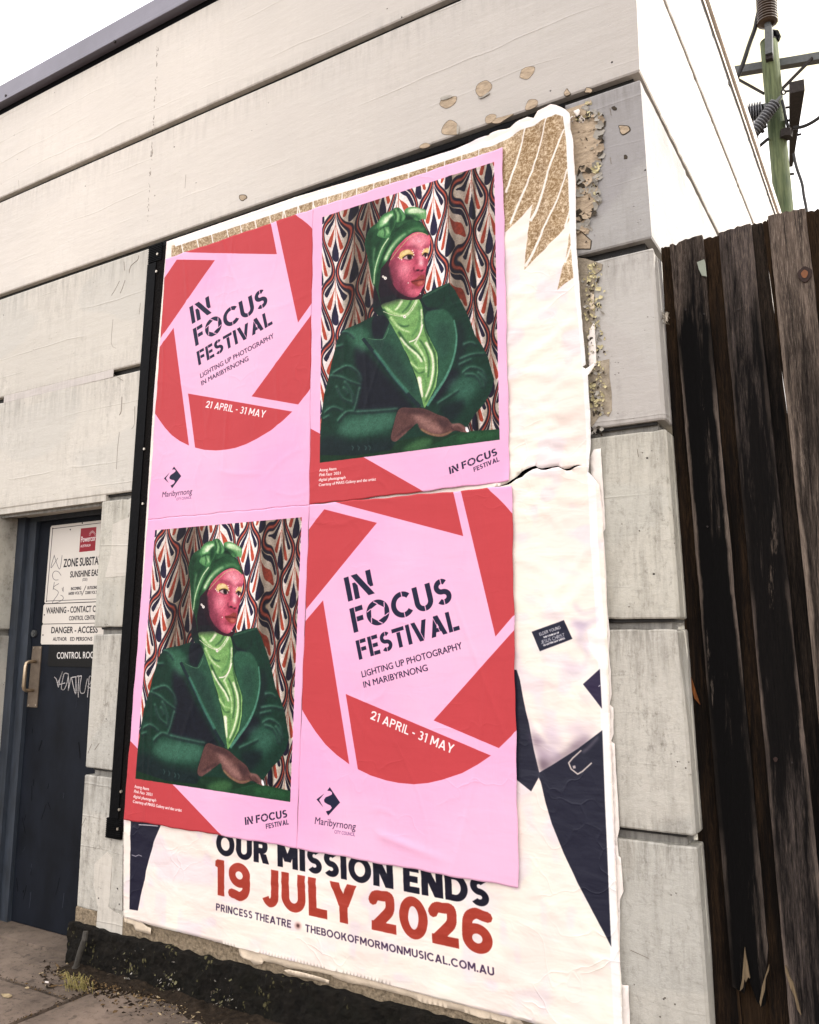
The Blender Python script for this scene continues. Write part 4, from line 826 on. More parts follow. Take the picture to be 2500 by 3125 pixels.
# flashing round the top
for sgm, (z0, z1, o0) in enumerate(((4.718, 4.742, .036), (4.742, 4.845, .030))):
    course('parapet_flashing', [(-9, -o0), (XC, -o0)], z0, z1, M_FLASH, 0, .12, .002, seed=40+sgm, closed_bottom=True)
course('parapet_flashing', [(XC+.004, .0), (XC+.004, YLEN)], 4.712, 4.74, M_FLASHW, 0, .05, .002, seed=44, closed_bottom=True)
course('parapet_flashing', [(XC+.018, .0), (XC+.018, YLEN)], 4.765, 4.845, M_FLASHW, 0, .08, .002, seed=45, closed_bottom=True)
MB().box(-9, XC-.012, .012, .05, 4.66, 4.725).box(XC-.05, XC-.002, .05, YLEN, 4.676, 4.80).build('shadow_gap_strip', M_BLACK, BLD)  # black fill paints the shade in the gap below the flashing
for px, py in ((352, 128), (20, 293)):
    p = W(px, py, -.032); MB().tube([(p[0], -.031, p[2]), (p[0], -.040, p[2])], .008, 8).build('screw', M_RUST, BLD)
MB().box(-2.93, -2.915, -.0335, -.028, 4.745, 4.842).build('flashing_lap', M_FLASH, BLD)
# plinth: dark, mossy, crumbling
def plinth():
    m = NT('black_mossy_plinth'); f = m.noise(26, 8, .8); g = m.noise(5, 4, .7); v = m.n('ShaderNodeTexVoronoi'); v.inputs['Scale'].default_value = 60; m.l(m.mapping((1, 1, .6)), v.inputs['Vector'])
    c = m.mix(m.ramp(f, [(.38, 0.0), (.66, 1.0)]), tuple(lin((15, 14, 12))), tuple(lin((38, 34, 29))))
    mk = m.math('MULTIPLY', m.ramp(m.noise(9, 7, .7, m.mapping((1, 1, .7), (2, 0, 0))), [(.57, 0.0), (.61, 1.0)]), m.ramp(v.outputs['Distance'], [(.3, 1.0), (.45, 0.0)]))
    c = m.mix(mk, c, tuple(lin((120, 114, 80)))); c = m.mix(m.math('MULTIPLY', m.ramp(g, [(.5, 0.0), (.65, 1.0)]), .5), c, tuple(lin((24, 24, 17))))
    mat = m.done(c, .95, m.bump(mk, .8, .008, m.bump(f, 1.0, .02)), .15)
    V, Fc = [], []; nx, nz = 230, 22; x0, x1 = -3.475, -.64
    for j in range(nz+1):
        for i in range(nx+1):
            x = x0+(x1-x0)*i/nx; t = j/nz; z = -.055+.225*min(1, t/.8); y = -.030 if t <= .8 else -.030+(t-.8)/.2*.034
            q = mnoise.fractal(Vector((x*10, z*12, 2)), .8, 2.1, 4); q2 = mnoise.noise(Vector((x*45, z*45, 5)))
            y -= .011*q+.005*q2-.004*(x < -3.30); z += .010*mnoise.noise(Vector((x*22, 0, z*9)))
            V.append((x, min(y, .004), z))
    for j in range(nz):
        for i in range(nx): a_ = j*(nx+1)+i; Fc.append((a_, a_+1, a_+nx+2, a_+nx+1))
    n0 = len(V)
    for j in (0, nz):
        pass
    mesh('plinth', V, Fc, mat, BLD)
    MB().box(x0+.003, x1-.004, -.002, .028, -.05, .160).build('plinth_core', M_BLACK, BLD)
plinth()
# peeled patches, glue spots, flakes
def patch(name, pts, mat, y0=-.0016, parent=None, label=None, sm=True):
    P = [W2(p) for p in pts]; P = [(q[0], q[1]) for q in (smoothpoly(P, 4) if sm else P)]
    o = MB().prism(P, y0, .002).build(name, mat, parent or BLD)
    if label: o['label'] = label
    return o
zt = Z(1280, 180, .2435)
SPOTS = [[(260, 570), (280, 520), (330, 500), (400, 480), (465, 475), (460, 530), (420, 580), (345, 618), (290, 600)], [(712, 380), (740, 320), (800, 285), (850, 275), (905, 320), (905, 370), (860, 420), (800, 465), (760, 470), (720, 430)],
         [(1268, 200), (1290, 140), (1350, 105), (1440, 102), (1438, 160), (1400, 215), (1350, 255), (1270, 235)], [(285, 890), (320, 820), (385, 770), (460, 800), (485, 850), (480, 940), (400, 950), (300, 940)],
         [(832, 790), (840, 730), (900, 695), (960, 705), (955, 750), (915, 790), (860, 808)], [(1335, 600), (1375, 520), (1450, 510), (1485, 535), (1470, 590), (1400, 630), (1340, 640)], [(5, 1110), (30, 1075), (80, 1055), (130, 1070), (130, 1095), (60, 1120)],
         [(915, 800), (960, 750), (1050, 725), (1180, 690), (1090, 750), (1000, 805)]]
for s in SPOTS:
    cx_ = sum(q[0] for q in s)/len(s); cy_ = sum(q[1] for q in s)/len(s)
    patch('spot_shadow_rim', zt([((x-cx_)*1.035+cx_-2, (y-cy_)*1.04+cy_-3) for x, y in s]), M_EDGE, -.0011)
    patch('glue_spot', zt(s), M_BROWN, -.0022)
for s in ([(272, 500), (330, 468), (400, 462), (420, 480), (340, 515), (285, 520)], [(740, 470), (770, 490), (800, 480), (870, 425), (880, 445), (780, 500)], [(480, 830), (505, 860), (500, 930), (478, 950)]): patch('lifted_paint_flake', zt(s), M_FLAKEG, -.006)
for px, py, sz in ((1730, 284, 9), (1796, 277, 8), (742, 604, 8), (1903, 395, 12), (1875, 330, 5), (1910, 480, 5)):
    rr_ = [(px+sz*(1+.4*random.uniform(-1, 1))*math.cos(t)*1.3, py+sz*(1+.4*random.uniform(-1, 1))*math.sin(t)) for t in np.linspace(0, 5.6, 8)]
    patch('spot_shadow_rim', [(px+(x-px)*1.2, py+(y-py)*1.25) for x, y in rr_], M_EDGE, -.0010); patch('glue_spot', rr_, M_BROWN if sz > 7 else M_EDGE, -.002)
zr5 = Z(1500, 280, .2319); zr6 = Z(1540, 720, .2134); zr3 = Z(1500, 1180, .2412)
P1 = zr5([(1020, 330), (980, 240), (1120, 190), (1270, 140), (1285, 165), (1240, 220), (1300, 310), (1420, 300), (1450, 350), (1430, 420), (1440, 480), (1420, 560), (1475, 640), (1430, 720), (1440, 800), (1455, 930), (1370, 985), (1345, 1015), (1400, 1060), (1420, 1130), (1385, 1190), (1350, 1260), (1380, 1310), (1375, 1380), (1410, 1445), (1350, 1560), (1275, 1605), (1270, 1650), (1280, 1750), (1200, 1850), (1320, 1960), (1310, 2070), (1050, 2070), (1050, 1200), (1020, 640)])
patch('peeled_area', P1, M_BROWN, -.0014, sm=False, label='brown area beside the poster where the grey paint has peeled away')
patch('peeled_area', zr6([(1000, 300), (1180, 330), (1400, 400), (1390, 480), (1290, 560), (1290, 700), (1280, 820), (1290, 1060), (1300, 1400), (1320, 1800), (1500, 1760), (1500, 2000), (1480, 2156), (1100, 2156), (1050, 1000)])[:12]+zr3([(1520, 60), (1525, 300), (1480, 380), (1400, 330), (1260, 520), (1180, 500)]), M_BROWND, -.0012, sm=False)
def flakes(n, zone, mats, smin, smax, seed, name='paint_flakes', ymax=.010):
    rnd = random.Random(seed); mb = MB()
    for _ in range(n):
        px, py = zone(rnd); x, _, z = W(px, py); s = rnd.uniform(smin, smax)*rnd.uniform(.5, 1); an = rnd.uniform(0, 6.28); cu = rnd.uniform(.1, 1)*ymax
        el = rnd.uniform(.4, 1.0); pts = []
        for i, t in enumerate((0, .5, 1)):
            for u in (-1, 0, 1):
                wd = s*.5*el*(1-.5*abs(t-.4))*u*(1+.4*rnd.uniform(-1, 1)); l = s*(t-.5)
                pts.append((x+math.cos(an)*l-math.sin(an)*wd, -.0015-cu*(t**2)-.001*abs(u), z+math.sin(an)*l+math.cos(an)*wd))
        mb.add(pts, [(0, 1, 4, 3), (1, 2, 5, 4), (3, 4, 7, 6), (4, 5, 8, 7)])
    o = mb.build(name, mats, BLD); o['kind'] = 'stuff'
    for k, p in enumerate(o.data.polygons): p.material_index = (k//4) % len(mats)
    return o
def edge_zone(poly, sp):
    def f(r):
        i = r.randrange(len(poly)-3); a_, b_ = poly[i], poly[i+1]; t = r.random(); return (a_[0]+(b_[0]-a_[0])*t+r.gauss(0, sp), a_[1]+(b_[1]-a_[1])*t+r.gauss(0, sp))
    return f
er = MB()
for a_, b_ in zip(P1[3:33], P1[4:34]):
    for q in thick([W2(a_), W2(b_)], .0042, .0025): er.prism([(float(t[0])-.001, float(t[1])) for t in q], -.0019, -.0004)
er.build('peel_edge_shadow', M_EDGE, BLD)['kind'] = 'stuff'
flakes(70, edge_zone(P1[3:32], 2.0), [M_FLAKEG, M_FLAKEG, M_BROWN, M_FLAKE, M_FLAKEG, M_EDGE], .016, .046, 1, ymax=.013)
flakes(34, lambda r: (r.uniform(1765, 1815), r.choice([520, 560, 585, 610, 655, 700])+r.gauss(0, 9)), [M_FLAKEG, M_BROWN, M_BROWN, M_EDGE], .02, .055, 21, ymax=.012)
flakes(40, lambda r: (r.uniform(1762, 1818), r.uniform(330, 740)), [M_BROWND, M_BROWN, M_EDGE], .006, .018, 2)
flakes(330, lambda r: (lambda y: (r.gauss(1806+(y-820)*.048, 13+(y > 940)*4), y))(r.uniform(805, 1270)), [M_FLAKE, M_FLAKEG, M_FLAKE, M_EDGE], .005, .020, 3)
flakes(40, lambda r: (r.gauss(1770, 12), r.uniform(355, 372)), [M_FLAKE, M_PAPER, M_EDGE], .006, .02, 4)
flakes(40, lambda r: (r.uniform(1760, 1840), r.uniform(1300, 1330)), [M_FLAKEG, M_EDGE], .005, .014, 5)
flakes(260, lambda r: (lambda c_: (r.gauss(c_[0], 26), r.gauss(c_[1], 40)))(r.choice([(530, 3060), (690, 3060), (545, 3000), (400, 2980)])), [M_SCALE, M_SCALE, M_FLAKEG, M_EDGE], .003, .013, 6, 'mossy_paint_scales', .012)
for o in BLD.children:
    if o.name.startswith('mossy'): 
        for v in o.data.vertices: v.co.y -= .038
# cracks and knocks in the paint
ck = MB()
zr1 = Z(0, 0, .49275); z41 = Z(0, 900, .49275)
for pl, w0 in [(zr1([(860, 1580), (852, 1610), (812, 1645), (800, 1690)]), 3), (zr1([(775, 1735), (760, 1780), (745, 1815)]), 3), (zr1([(768, 1620), (772, 1675)]), 2.4), (zr1([(740, 1740), (715, 1790), (690, 1830)]), 2), (zr1([(115, 1115), (118, 1168)]), 1.5), (zr1([(1152, 1080), (1146, 1165)]), 1.6),
               (z41([(740, 850), (728, 960), (722, 1080)]), 2.4), (z41([(845, 940), (830, 1020)]), 2.6), (z41([(755, 630), (750, 720), (738, 745)]), 2), (z41([(870, 50), (862, 120)]), 2), (z41([(700, 150), (690, 300), (720, 330)]), 1.6), (z41([(835, 690), (832, 800), (815, 830)]), 2), (z41([(800, 1350), (780, 1460), (725, 1700)]), 2),
               (z41([(760, 530), (700, 490)]), 1.6), ([(1945, 1370), (1949, 1394)], 2.2), ([(1862, 330), (1866, 352)], 3), ([(1863, 480), (1866, 500)], 3), ([(288, 2290), (303, 2268)], 2.4), ([(268, 2300), (280, 2270)], 2), ([(250, 2520), (262, 2495)], 2.6), ([(1925, 2900), (1980, 2925)], 2)]:
    for q in thick([W2(p) for p in smoothline(pl, 3)], w0*.0008): ck.prism([tuple(t) for t in q], -.0007, .001)
rs_ = random.Random(9)
for k_ in range(70):
    t_ = rs_.random(); x_ = 978-68*t_+rs_.gauss(0, 3); y_ = 280+1120*t_; l_ = rs_.uniform(4, 16)
    for q in thick([W2(p) for p in zr1([(x_, y_), (x_+rs_.gauss(0, 3), y_+l_)])], .0016): ck.prism([tuple(t) for t in q], -.0008, .001)
ck.build('paint_cracks', M_CRACK, BLD)['kind'] = 'stuff'
zl = Z(0, 2150, .3246)
patch('render_patch', zl([(890, 1500), (1010, 1385), (1060, 1440), (1030, 1900), (1100, 1960), (1160, 1990), (1150, 2180), (910, 2090), (925, 1900), (885, 1700)]), M_MID, -.003, sm=False, label='smooth lighter grey repair patch low on the pier')
patch('render_patch', zl([(1075, 1330), (1166, 1320), (1160, 1935), (1030, 1900), (1055, 1700)]), M_LOW2, -.007, sm=False)
patch('render_patch', z41([(700, 1420), (815, 1370), (800, 1500), (790, 1740), (650, 1750), (690, 1600)]), M_MID, -.0012, sm=False)
# door, frame, threshold
DF = MB(); DF.box(-4.335, -4.262, .135, .25, 0, 2.142).build('door_frame', M_STEELB, BLD)
MB().box(-4.2625, -4.195, .160, .25, 0, 2.142).build('door_frame', M_STEELB, BLD)
MB().box(-4.195, XJR+.2, .158, .25, 2.115, 2.150).build('door_frame', M_STEELB, BLD)
DOOR = MB().box(-4.188, XJR+.15, .180, .225, .012, 2.112).build('door', M_DOOR, BLD)
rs = Z(0, 1500, .3246)
def dpt(x, y, yy): return W(*rs([(x, y)])[0], yy)
pl = [dpt(310, 1455, .178), dpt(395, 1455, .178), dpt(350, 2030, .178), dpt(255, 2025, .178)]
MB().prism([(p[0], p[2]) for p in pl], .1755, .1815).build('handle_plate', M_PLATE, DOOR)
hx = -4.138; bar = MB().tube([(hx, .176, 1.343), (hx, .135, 1.343), (hx, .122, 1.335), (hx, .118, 1.318), (hx-.004, .118, 1.215), (hx-.004, .122, 1.198), (hx-.004, .135, 1.19), (hx-.004, .176, 1.19)], .0095, 10).build('pull_handle', M_BRASS, DOOR, True)
lk = MB(); p = dpt(327, 1335, .178); lk.tube([(p[0], .181, p[2]), (p[0], .168, p[2])], .019, 16).tube([(p[0], .169, p[2]), (p[0], .163, p[2])], .011, 12).build('lock_cylinder', M_GALV, DOOR)
for x, y in ((318, 1470), (380, 1470), (268, 2008), (335, 2008)): p = dpt(x, y, .175); MB().tube([(p[0], .1765, p[2]), (p[0], .173, p[2])], .004, 8).build('screw', M_SCREW, DOOR)
gt = MB()
for pl in [[(508, 1745), (530, 1770), (548, 1840), (560, 1770), (585, 1698), (560, 1760), (545, 1812), (610, 1800)], [(640, 1715), (605, 1712), (585, 1780), (575, 1850), (600, 1862), (628, 1800), (642, 1720)], [(640, 1715), (645, 1800), (640, 1870), (655, 1800), (668, 1750), (690, 1840), (712, 1900), (712, 1745)], [(672, 1748), (765, 1733)], [(712, 1745), (738, 1740), (733, 1860), (736, 1935)],
           [(765, 1738), (750, 1830), (755, 1890), (790, 1892), (805, 1830), (820, 1760)], [(820, 1935), (830, 1840), (838, 1742), (860, 1748), (850, 1800), (822, 1835), (865, 1850)]]:
    P = [dpt(x, y, .178) for x, y in [tuple(q) for q in smoothline(pl, 5)]]
    for q in thick([(p[0], p[2]) for p in P], .0042): gt.prism([tuple(t) for t in q], .1786, .181)
gt.build('scratched_lettering', M_MARK, DOOR)
rd_ = random.Random(21); sf = MB(); sd_ = MB()
for _ in range(30):
    x_ = rd_.uniform(-4.17, -3.52); z_ = rd_.uniform(.05, 1.25); l_ = rd_.uniform(.01, .09); a_ = rd_.gauss(1.45, .35)
    tgt = sf if rd_.random() < .45 else sd_
    for q in thick([(x_, z_), (x_+math.cos(a_)*l_*.5+.002, z_+math.sin(a_)*l_*.5), (x_+math.cos(a_)*l_, z_+math.sin(a_)*l_)], rd_.uniform(.0008, .0028) if tgt is sf else rd_.uniform(.002, .007)): tgt.prism([tuple(map(float, t)) for t in q], .1792, .181)
sf.build('pale_scratches', simple('door_scratch_grey', (58, 62, 72), .7, .3, 40, .1, .1), DOOR)['kind'] = 'stuff'; sd_.build('dark_scuffs', simple('door_scuff_black', (10, 12, 18), .7, .3, 40, .1, .1), DOOR)['kind'] = 'stuff'
MB().box(-4.335, XJR+.01, .024, .27, -.05, .008).build('threshold', M_FOOT, BLD)

# ---- signs on the door
def sign(label, corners, y, th, mat_front, group='signs on the door'):
    P = [(a_, b_) for a_, b_ in corners]; me = MB().prism(P, y, y+th)
    o = me.build('door_sign', mat_front); uv = o.data.uv_layers.new(name='UVMap')
    for l in o.data.loops:
        v = o.data.vertices[l.vertex_index].co; uv.data[l.index].uv = ((v.x-DX0)/(DX1-DX0), (v.z-DZ0)/(DZ1-DZ0))
    bm = bmesh.new(); bm.from_mesh(o.data); bmesh.ops.bevel(bm, geom=[e for e in bm.edges if abs(e.verts[0].co.y-e.verts[1].co.y) > th*.5], offset=.006, segments=3, affect='EDGES'); bm.to_mesh(o.data); bm.free()
    return tag(o, label, 'sign', group)
XR = -3.345
sg = [sign('white sign reading ZONE SUBSTATION with a small red logo square', [(-4.097, 1.657), (XR, 1.657), (XR, 2.085), (-4.090, 2.085)], .1755, .003, M_D),
      sign('white strip sign reading WARNING - CONTACT on the blue door', [(-4.102, 1.5465), (XR, 1.5465), (XR, 1.6525), (-4.102, 1.6525)], .175, .003, M_D),
      sign('white strip sign reading DANGER - ACCESS above the black sign', [(-4.104, 1.4355), (XR, 1.4355), (XR, 1.543), (-4.104, 1.543)], .1752, .003, M_D),
      sign('black strip sign with white words CONTROL ROOM on the door', [(-4.032, 1.320), (XR, 1.320), (XR, 1.4325), (-4.032, 1.4325)], .1755, .003, M_D)]

# =====================================================================  poster board and posters
BOARD = empty('poster_board', (-3.2, 0, 2.0)); tag(BOARD, 'black plastic poster board frame showing as a dark strip left of the posters', 'frame')
sl_ = [W2(p) for p in ((461, 757), (341, 2494))]
def strip(x_off0, x_off1, y0, y1, mat, nm, zz=None):
    (xa_, za_), (xb_, zb_) = sl_; za_, zb_ = zz or (za_, zb_)
    f = lambda z: sl_[1][0]+(sl_[0][0]-sl_[1][0])*(z-sl_[1][1])/(sl_[0][1]-sl_[1][1])
    return MB().prism([(f(za_)+x_off0, za_), (f(za_)+x_off1, za_), (f(zb_)+x_off1, zb_), (f(zb_)+x_off0, zb_)], y0, y1).build(nm, mat, BOARD)
strip(.0, .062, -.016, .001, M_BLACK, 'edge_strip', (3.33, .652)); strip(.060, .14, -.011, .001, M_GLUE, 'glue_crusted_edge', (3.43, .60))
MB().prism([(-3.12, .655), (-.97, .655), (-.985, 3.425), (-3.08, 3.425)], -.0095, .0005).build('backing_panel', M_BLACK, BOARD)
MB().prism([(-3.2, 3.405), (-.985, 3.405), (-.985, 3.428), (-3.2, 3.43)], -.013, .0006).build('top_strip', M_BLACK, BOARD)
def ridged(z0, z1, xo, xw):
    mb = MB(); n = int((z1-z0)/.0085)
    f = lambda z: sl_[1][0]+(sl_[0][0]-sl_[1][0])*(z-sl_[1][1])/(sl_[0][1]-sl_[1][1])
    mb.prism([(f(z1)+xo, z1), (f(z1)+xo+xw, z1), (f(z0)+xo+xw, z0), (f(z0)+xo, z0)], -.012, .001)
    for i in range(n):
        z = z0+(i+.2)*(z1-z0)/n; mb.box(f(z)+xo+.001, f(z)+xo+xw-.001, -.016, -.0115, z, z+.0045)
    return mb.build('ridged_block', M_BLACK, BOARD)
ridged(3.335, 3.428, .0, .10); ridged(.562, .650, -.018, .10)
for px, py in ((480.5, 775), (477.5, 828), (436, 1537), (369, 2416), (364, 2471), (359, 2530), (440, 1370)):
    p = W(px, py, -.016); MB().tube([(p[0], -.012, p[2]), (p[0], -.0185, p[2])], .0062, 10).build('screw', M_SCREW, BOARD)

def creases(seed, n, region, horiz=False, amp=(.0009, .0030), ln=(.12, .6), wd=(.005, .012)):
    r = np.random.RandomState(seed); x0, x1, z0, z1 = region; out = []
    for _ in range(n):
        an = r.normal(R(90) if not horiz else R(-8), R(10) if not horiz else R(22)); out.append((r.uniform(x0, x1), r.uniform(z0, z1), an, r.uniform(*ln), r.uniform(*wd), r.uniform(*amp)*(1 if r.rand() < .8 else -.6), r.uniform(-1, 1)*.06))
    return out
def height(x, z, cr):
    h = np.zeros_like(x)
    for cx, cz, an, l, wd, am, bend in cr:
        dx, dz = x-cx, z-cz; s = dx*math.cos(an)+dz*math.sin(an); t = -dx*math.sin(an)+dz*math.cos(an); t = t-bend*(s/l)**2
        h += am*np.exp(-(t/wd)**2)*np.clip(1-(np.abs(s)/l)**2, 0, 1)**.5
    return h
CRF = creases(5, 60, (-3.55, -1.35, .7, 3.8))+creases(6, 60, (-3.55, -1.35, .7, 3.8), True, (.0004, .0014), (.05, .2), (.006, .012))
# festival sheets: paste wrinkles
def quad_sheet(name, q, y, mat, label, curl=None):
    P = [W2(p, y) for p in QUAD[q]]; g = homog([(0, 0), (1, 0), (1, 1), (0, 1)], P); nu, nv = 150, 215
    x = np.zeros((nv+1, nu+1)); z = np.zeros_like(x)
    for j in range(nv+1):
        for i in range(nu+1): x[j, i], z[j, i] = g((i/nu, j/nv))
    u, v = np.meshgrid(np.arange(nu+1)/nu, np.arange(nv+1)/nv)
    r = np.random.RandomState(hash(q) % 1000 if False else {'tl': 1, 'tr': 2, 'bl': 3, 'br': 4}[q])
    # slightly wandering paper edges
    for e_, (iu, iv) in enumerate(((slice(None), 0), (slice(None), nv))):
        pass
    ex = .0016*np.sin(v*23+r.rand()*6)+.001*np.sin(v*61); ez = .0016*np.sin(u*19+r.rand()*6)+.001*np.sin(u*57)
    x = x+ex*((u > .995)*1.0+(u < .005)); z = z+ez*((v > .995)*1.0+(v < .005))
    h = np.clip(height(x, z, CRF), -.003, .0052); yy = y-h*.9-.0006*np.sin(x*14+z*5)-.0003
    if curl: yy = yy-curl(u, v)
    V = np.stack([x, yy, z], -1).reshape(-1, 3); n_ = nu+1
    Fc = [(j*n_+i, j*n_+i+1, (j+1)*n_+i+1, (j+1)*n_+i) for j in range(nv) for i in range(nu)]
    me = bpy.data.meshes.new(name); me.from_pydata(V.tolist(), [], Fc); me.update(); uvl = me.uv_layers.new(name='UVMap')
    li = np.zeros(len(me.loops), int); me.loops.foreach_get('vertex_index', li); uv = np.stack([u.ravel(), 1-v.ravel()], -1)[li]; uvl.data.foreach_set('uv', uv.ravel())
    me.polygons.foreach_set('use_smooth', [True]*len(me.polygons)); o = link(name, me, mat)
    sd = o.modifiers.new('thickness', 'SOLIDIFY'); sd.thickness = .0005; sd.offset = 0
    return tag(o, label, 'poster', 'pink and red festival posters')
YF = -.0215
quad_sheet('festival_poster', 'tl', YF, M_A, 'pink IN FOCUS FESTIVAL poster with red aperture blades, upper left of the four')
quad_sheet('festival_poster', 'bl', YF-.0016, M_B, 'lower left festival poster showing a seated woman in a green jacket beside the black strip')
quad_sheet('festival_poster', 'tr', YF-.0018, M_B, 'upper right festival poster showing a seated woman in a green jacket below the gold streaks', lambda u, v: .012*np.clip((u-.93)/.07, 0, 1)**2*np.clip((v-.93)/.07, 0, 1)**2)
quad_sheet('festival_poster', 'br', YF-.0034, M_A, 'pink IN FOCUS FESTIVAL poster with red aperture blades, lower right above the white text', lambda u, v: .004*np.exp(-((v-(.93+.12*(u-.42)))/.012)**2)*np.clip((u-.38)/.05, 0, 1)*np.clip((.75-u)/.2, 0, 1))

# theatre sheet underneath
zA = Z(1500, 280, .2319); zB = Z(1540, 720, .2134); zC = Z(1500, 1180, .2412)
OUT = [(509, 737), (906, 600), (1243, 501), (1389, 455), (1500, 405)]+zA([(240, 470), (480, 335), (560, 350), (620, 270), (790, 185), (860, 200), (1000, 270), (1055, 320), (1065, 400), (1060, 520), (1090, 640), (1110, 950), (1125, 1200), (1125, 1600), (1135, 2070)])
OUT += zB([(1085, 700), (1105, 1000), (1130, 1300), (1160, 1600), (1178, 1850), (1130, 1885), (1175, 1915), (1290, 1838), (1312, 1855), (1250, 1960), (1215, 2010)])+[(1799, 1180), (1804, 1264), (1804, 1349), (1801, 1420), (1799, 1440)]
OUT += zC([(1235, 1085), (1250, 1100)])+[(1830, 1480), (1840, 1560), (1843, 1640), (1852, 1840), (1861, 2170), (1872, 2450), (1884, 2750), (1896, 2980), (1901, 3125), (1903, 3195), (1633, 3125), (1390, 3062), (1100, 2983), (900, 2935), (726, 2893), (600, 2858), (500, 2834), (459, 2823), (377, 2799), (377, 2637), (378, 2502), (420, 2000), (470, 1200)]
GAP = zC([(40, 1275), (100, 1262), (180, 1238), (240, 1208), (310, 1160), (400, 1078), (450, 1052), (500, 1028), (570, 1003), (600, 1030), (650, 1040), (700, 1030), (760, 1022), (850, 1005), (900, 1030), (940, 1046), (990, 1040), (1060, 1008), (1110, 998), (1165, 1000), (1110, 1012), (1060, 1030), (1010, 1062), (960, 1068), (920, 1052), (860, 1020), (780, 1034), (700, 1062), (640, 1058), (590, 1037), (540, 1055), (490, 1082), (440, 1112), (400, 1150), (330, 1180), (270, 1222), (230, 1240), (120, 1268)])
def inpoly(P, x, z):
    ins = np.zeros(x.shape, bool); n = len(P)
    for i in range(n):
        (xa_, za_), (xb_, zb_) = P[i], P[(i+1) % n]
        if za_ == zb_: continue
        c_ = ((za_ > z) != (zb_ > z)) & (x < (xb_-xa_)*(z-za_)/(zb_-za_)+xa_); ins ^= c_
    return ins
def dens(P, st):
    out = []
    for i in range(len(P)):
        a_, b_ = np.array(P[i]), np.array(P[(i+1) % len(P)]); k_ = max(1, int(np.hypot(*(b_-a_))/st)); out += [tuple(a_+(b_-a_)*t/k_) for t in range(k_)]
    return out
def cut_sheet(name, out_px, holes_px, y, step, hfun, mat, uvbox=None):
    O = [W2(p, y) for p in out_px]; Oj = []
    for i, p in enumerate(dens(O, step)):
        Oj.append((p[0]+.0012*mnoise.noise(Vector((p[0]*40, p[1]*40, 1))), p[1]+.0012*mnoise.noise(Vector((p[0]*40, p[1]*40, 7)))))
    Hs = [dens([W2(p, y) for p in h], step*.6) for h in holes_px]
    A_ = np.array(Oj); gx_, gz_ = np.meshgrid(np.arange(A_[:, 0].min(), A_[:, 0].max(), step), np.arange(A_[:, 1].min(), A_[:, 1].max(), step)); gx_[1::2] += step/2
    gx_ = gx_.ravel(); gz_ = gz_.ravel(); m_ = inpoly(Oj, gx_, gz_)
    for h in Hs: m_ &= ~inpoly(h, gx_, gz_)
    vs = [Vector(p) for p in Oj]; ed = [(i, (i+1) % len(Oj)) for i in range(len(Oj))]
    for h in Hs:
        o0 = len(vs); vs += [Vector(p) for p in h]; ed += [(o0+i, o0+(i+1) % len(h)) for i in range(len(h))]
    vs += [Vector((a_, b_)) for a_, b_ in zip(gx_[m_], gz_[m_])]
    rv, re, rf, *_ = delaunay_2d_cdt(vs, ed, [], 0, 1e-6)
    V = np.array([(v.x, v.y) for v in rv]); T = np.array([f for f in rf if len(f) == 3]); cen = V[T].mean(1)
    keep = inpoly(Oj, cen[:, 0], cen[:, 1])
    for h in Hs: keep &= ~inpoly(h, cen[:, 0], cen[:, 1])
    T = T[keep]; Y = y-hfun(V[:, 0], V[:, 1]); me = bpy.data.meshes.new(name); me.from_pydata(np.stack([V[:, 0], Y, V[:, 1]], -1).tolist(), [], T.tolist()); me.update()
    if uvbox:
        uvl = me.uv_layers.new(name='UVMap'); li = np.zeros(len(me.loops), int); me.loops.foreach_get('vertex_index', li)
        uv = np.stack([(V[:, 0]-uvbox[0])/(uvbox[1]-uvbox[0]), (V[:, 1]-uvbox[2])/(uvbox[3]-uvbox[2])], -1)[li]; uvl.data.foreach_set('uv', uv.ravel())
    me.polygons.foreach_set('use_smooth', [True]*len(me.polygons)); o = link(name, me, mat)
    sd = o.modifiers.new('thickness', 'SOLIDIFY'); sd.thickness = .0006; sd.offset = 0
    return o
CRB = creases(15, 50, (-1.42, -.9, 1.2, 3.3), True, (.002, .005), (.06, .3), (.006, .014))+creases(16, 110, (-1.42, -.95, 1.9, 2.75), True, (.002, .005), (.05, .22), (.005, .010))+creases(17, 26, (-1.35, -.9, .25, 3.2), False, (.001, .003), (.15, .5), (.005, .012))+creases(18, 40, (-3.1, -.95, .22, .7), True, (.001, .003), (.1, .4), (.006, .014))+creases(19, 14, (-3.1, -1.0, .22, .5), False, (.0015, .0035), (.05, .16), (.004, .008))
pk = [W2(p, YB) for p in ((1600, 365), (1700, 345), (1742, 380), (1757, 480))]
def hbase(x, z):
    h = np.clip(height(x, z, CRB), -.003, .0055)
    ev = np.clip((x+1.09-(z-2.0)*-.02)/.06, 0, 1)*np.clip((z-2.16)/.1, 0, 1); h += .011*ev**2
    for i, (a_, b_) in enumerate(pk): d2 = ((x-a_)**2+(z-b_)**2); h += .008*np.exp(-d2/.0022)*(1 if i % 2 == 0 else .6)
    h += np.where(z > 3.28, .004*np.sin(x*70+z*30)*np.clip((x+1.45)/.2, 0, 1)*np.clip((z-3.30)/.05, 0, 1), 0)
    tz = W2((1640, 1440), YB)[1]; h += .006*np.exp(-((z-tz)/.05)**2)*np.clip((x+1.42)/.1, 0, 1)
    under = (x < -1.41) & (z > .72); return np.where(under, np.clip(h, 0, .002), h)
o = cut_sheet('theatre_poster', OUT, [GAP], YB, .0155, hbase, M_C, (CX0, CX1, CZ0, CZ1))
tag(o, 'large white theatre poster reading 19 JULY 2026 with gold streaks and a long tear', 'poster')
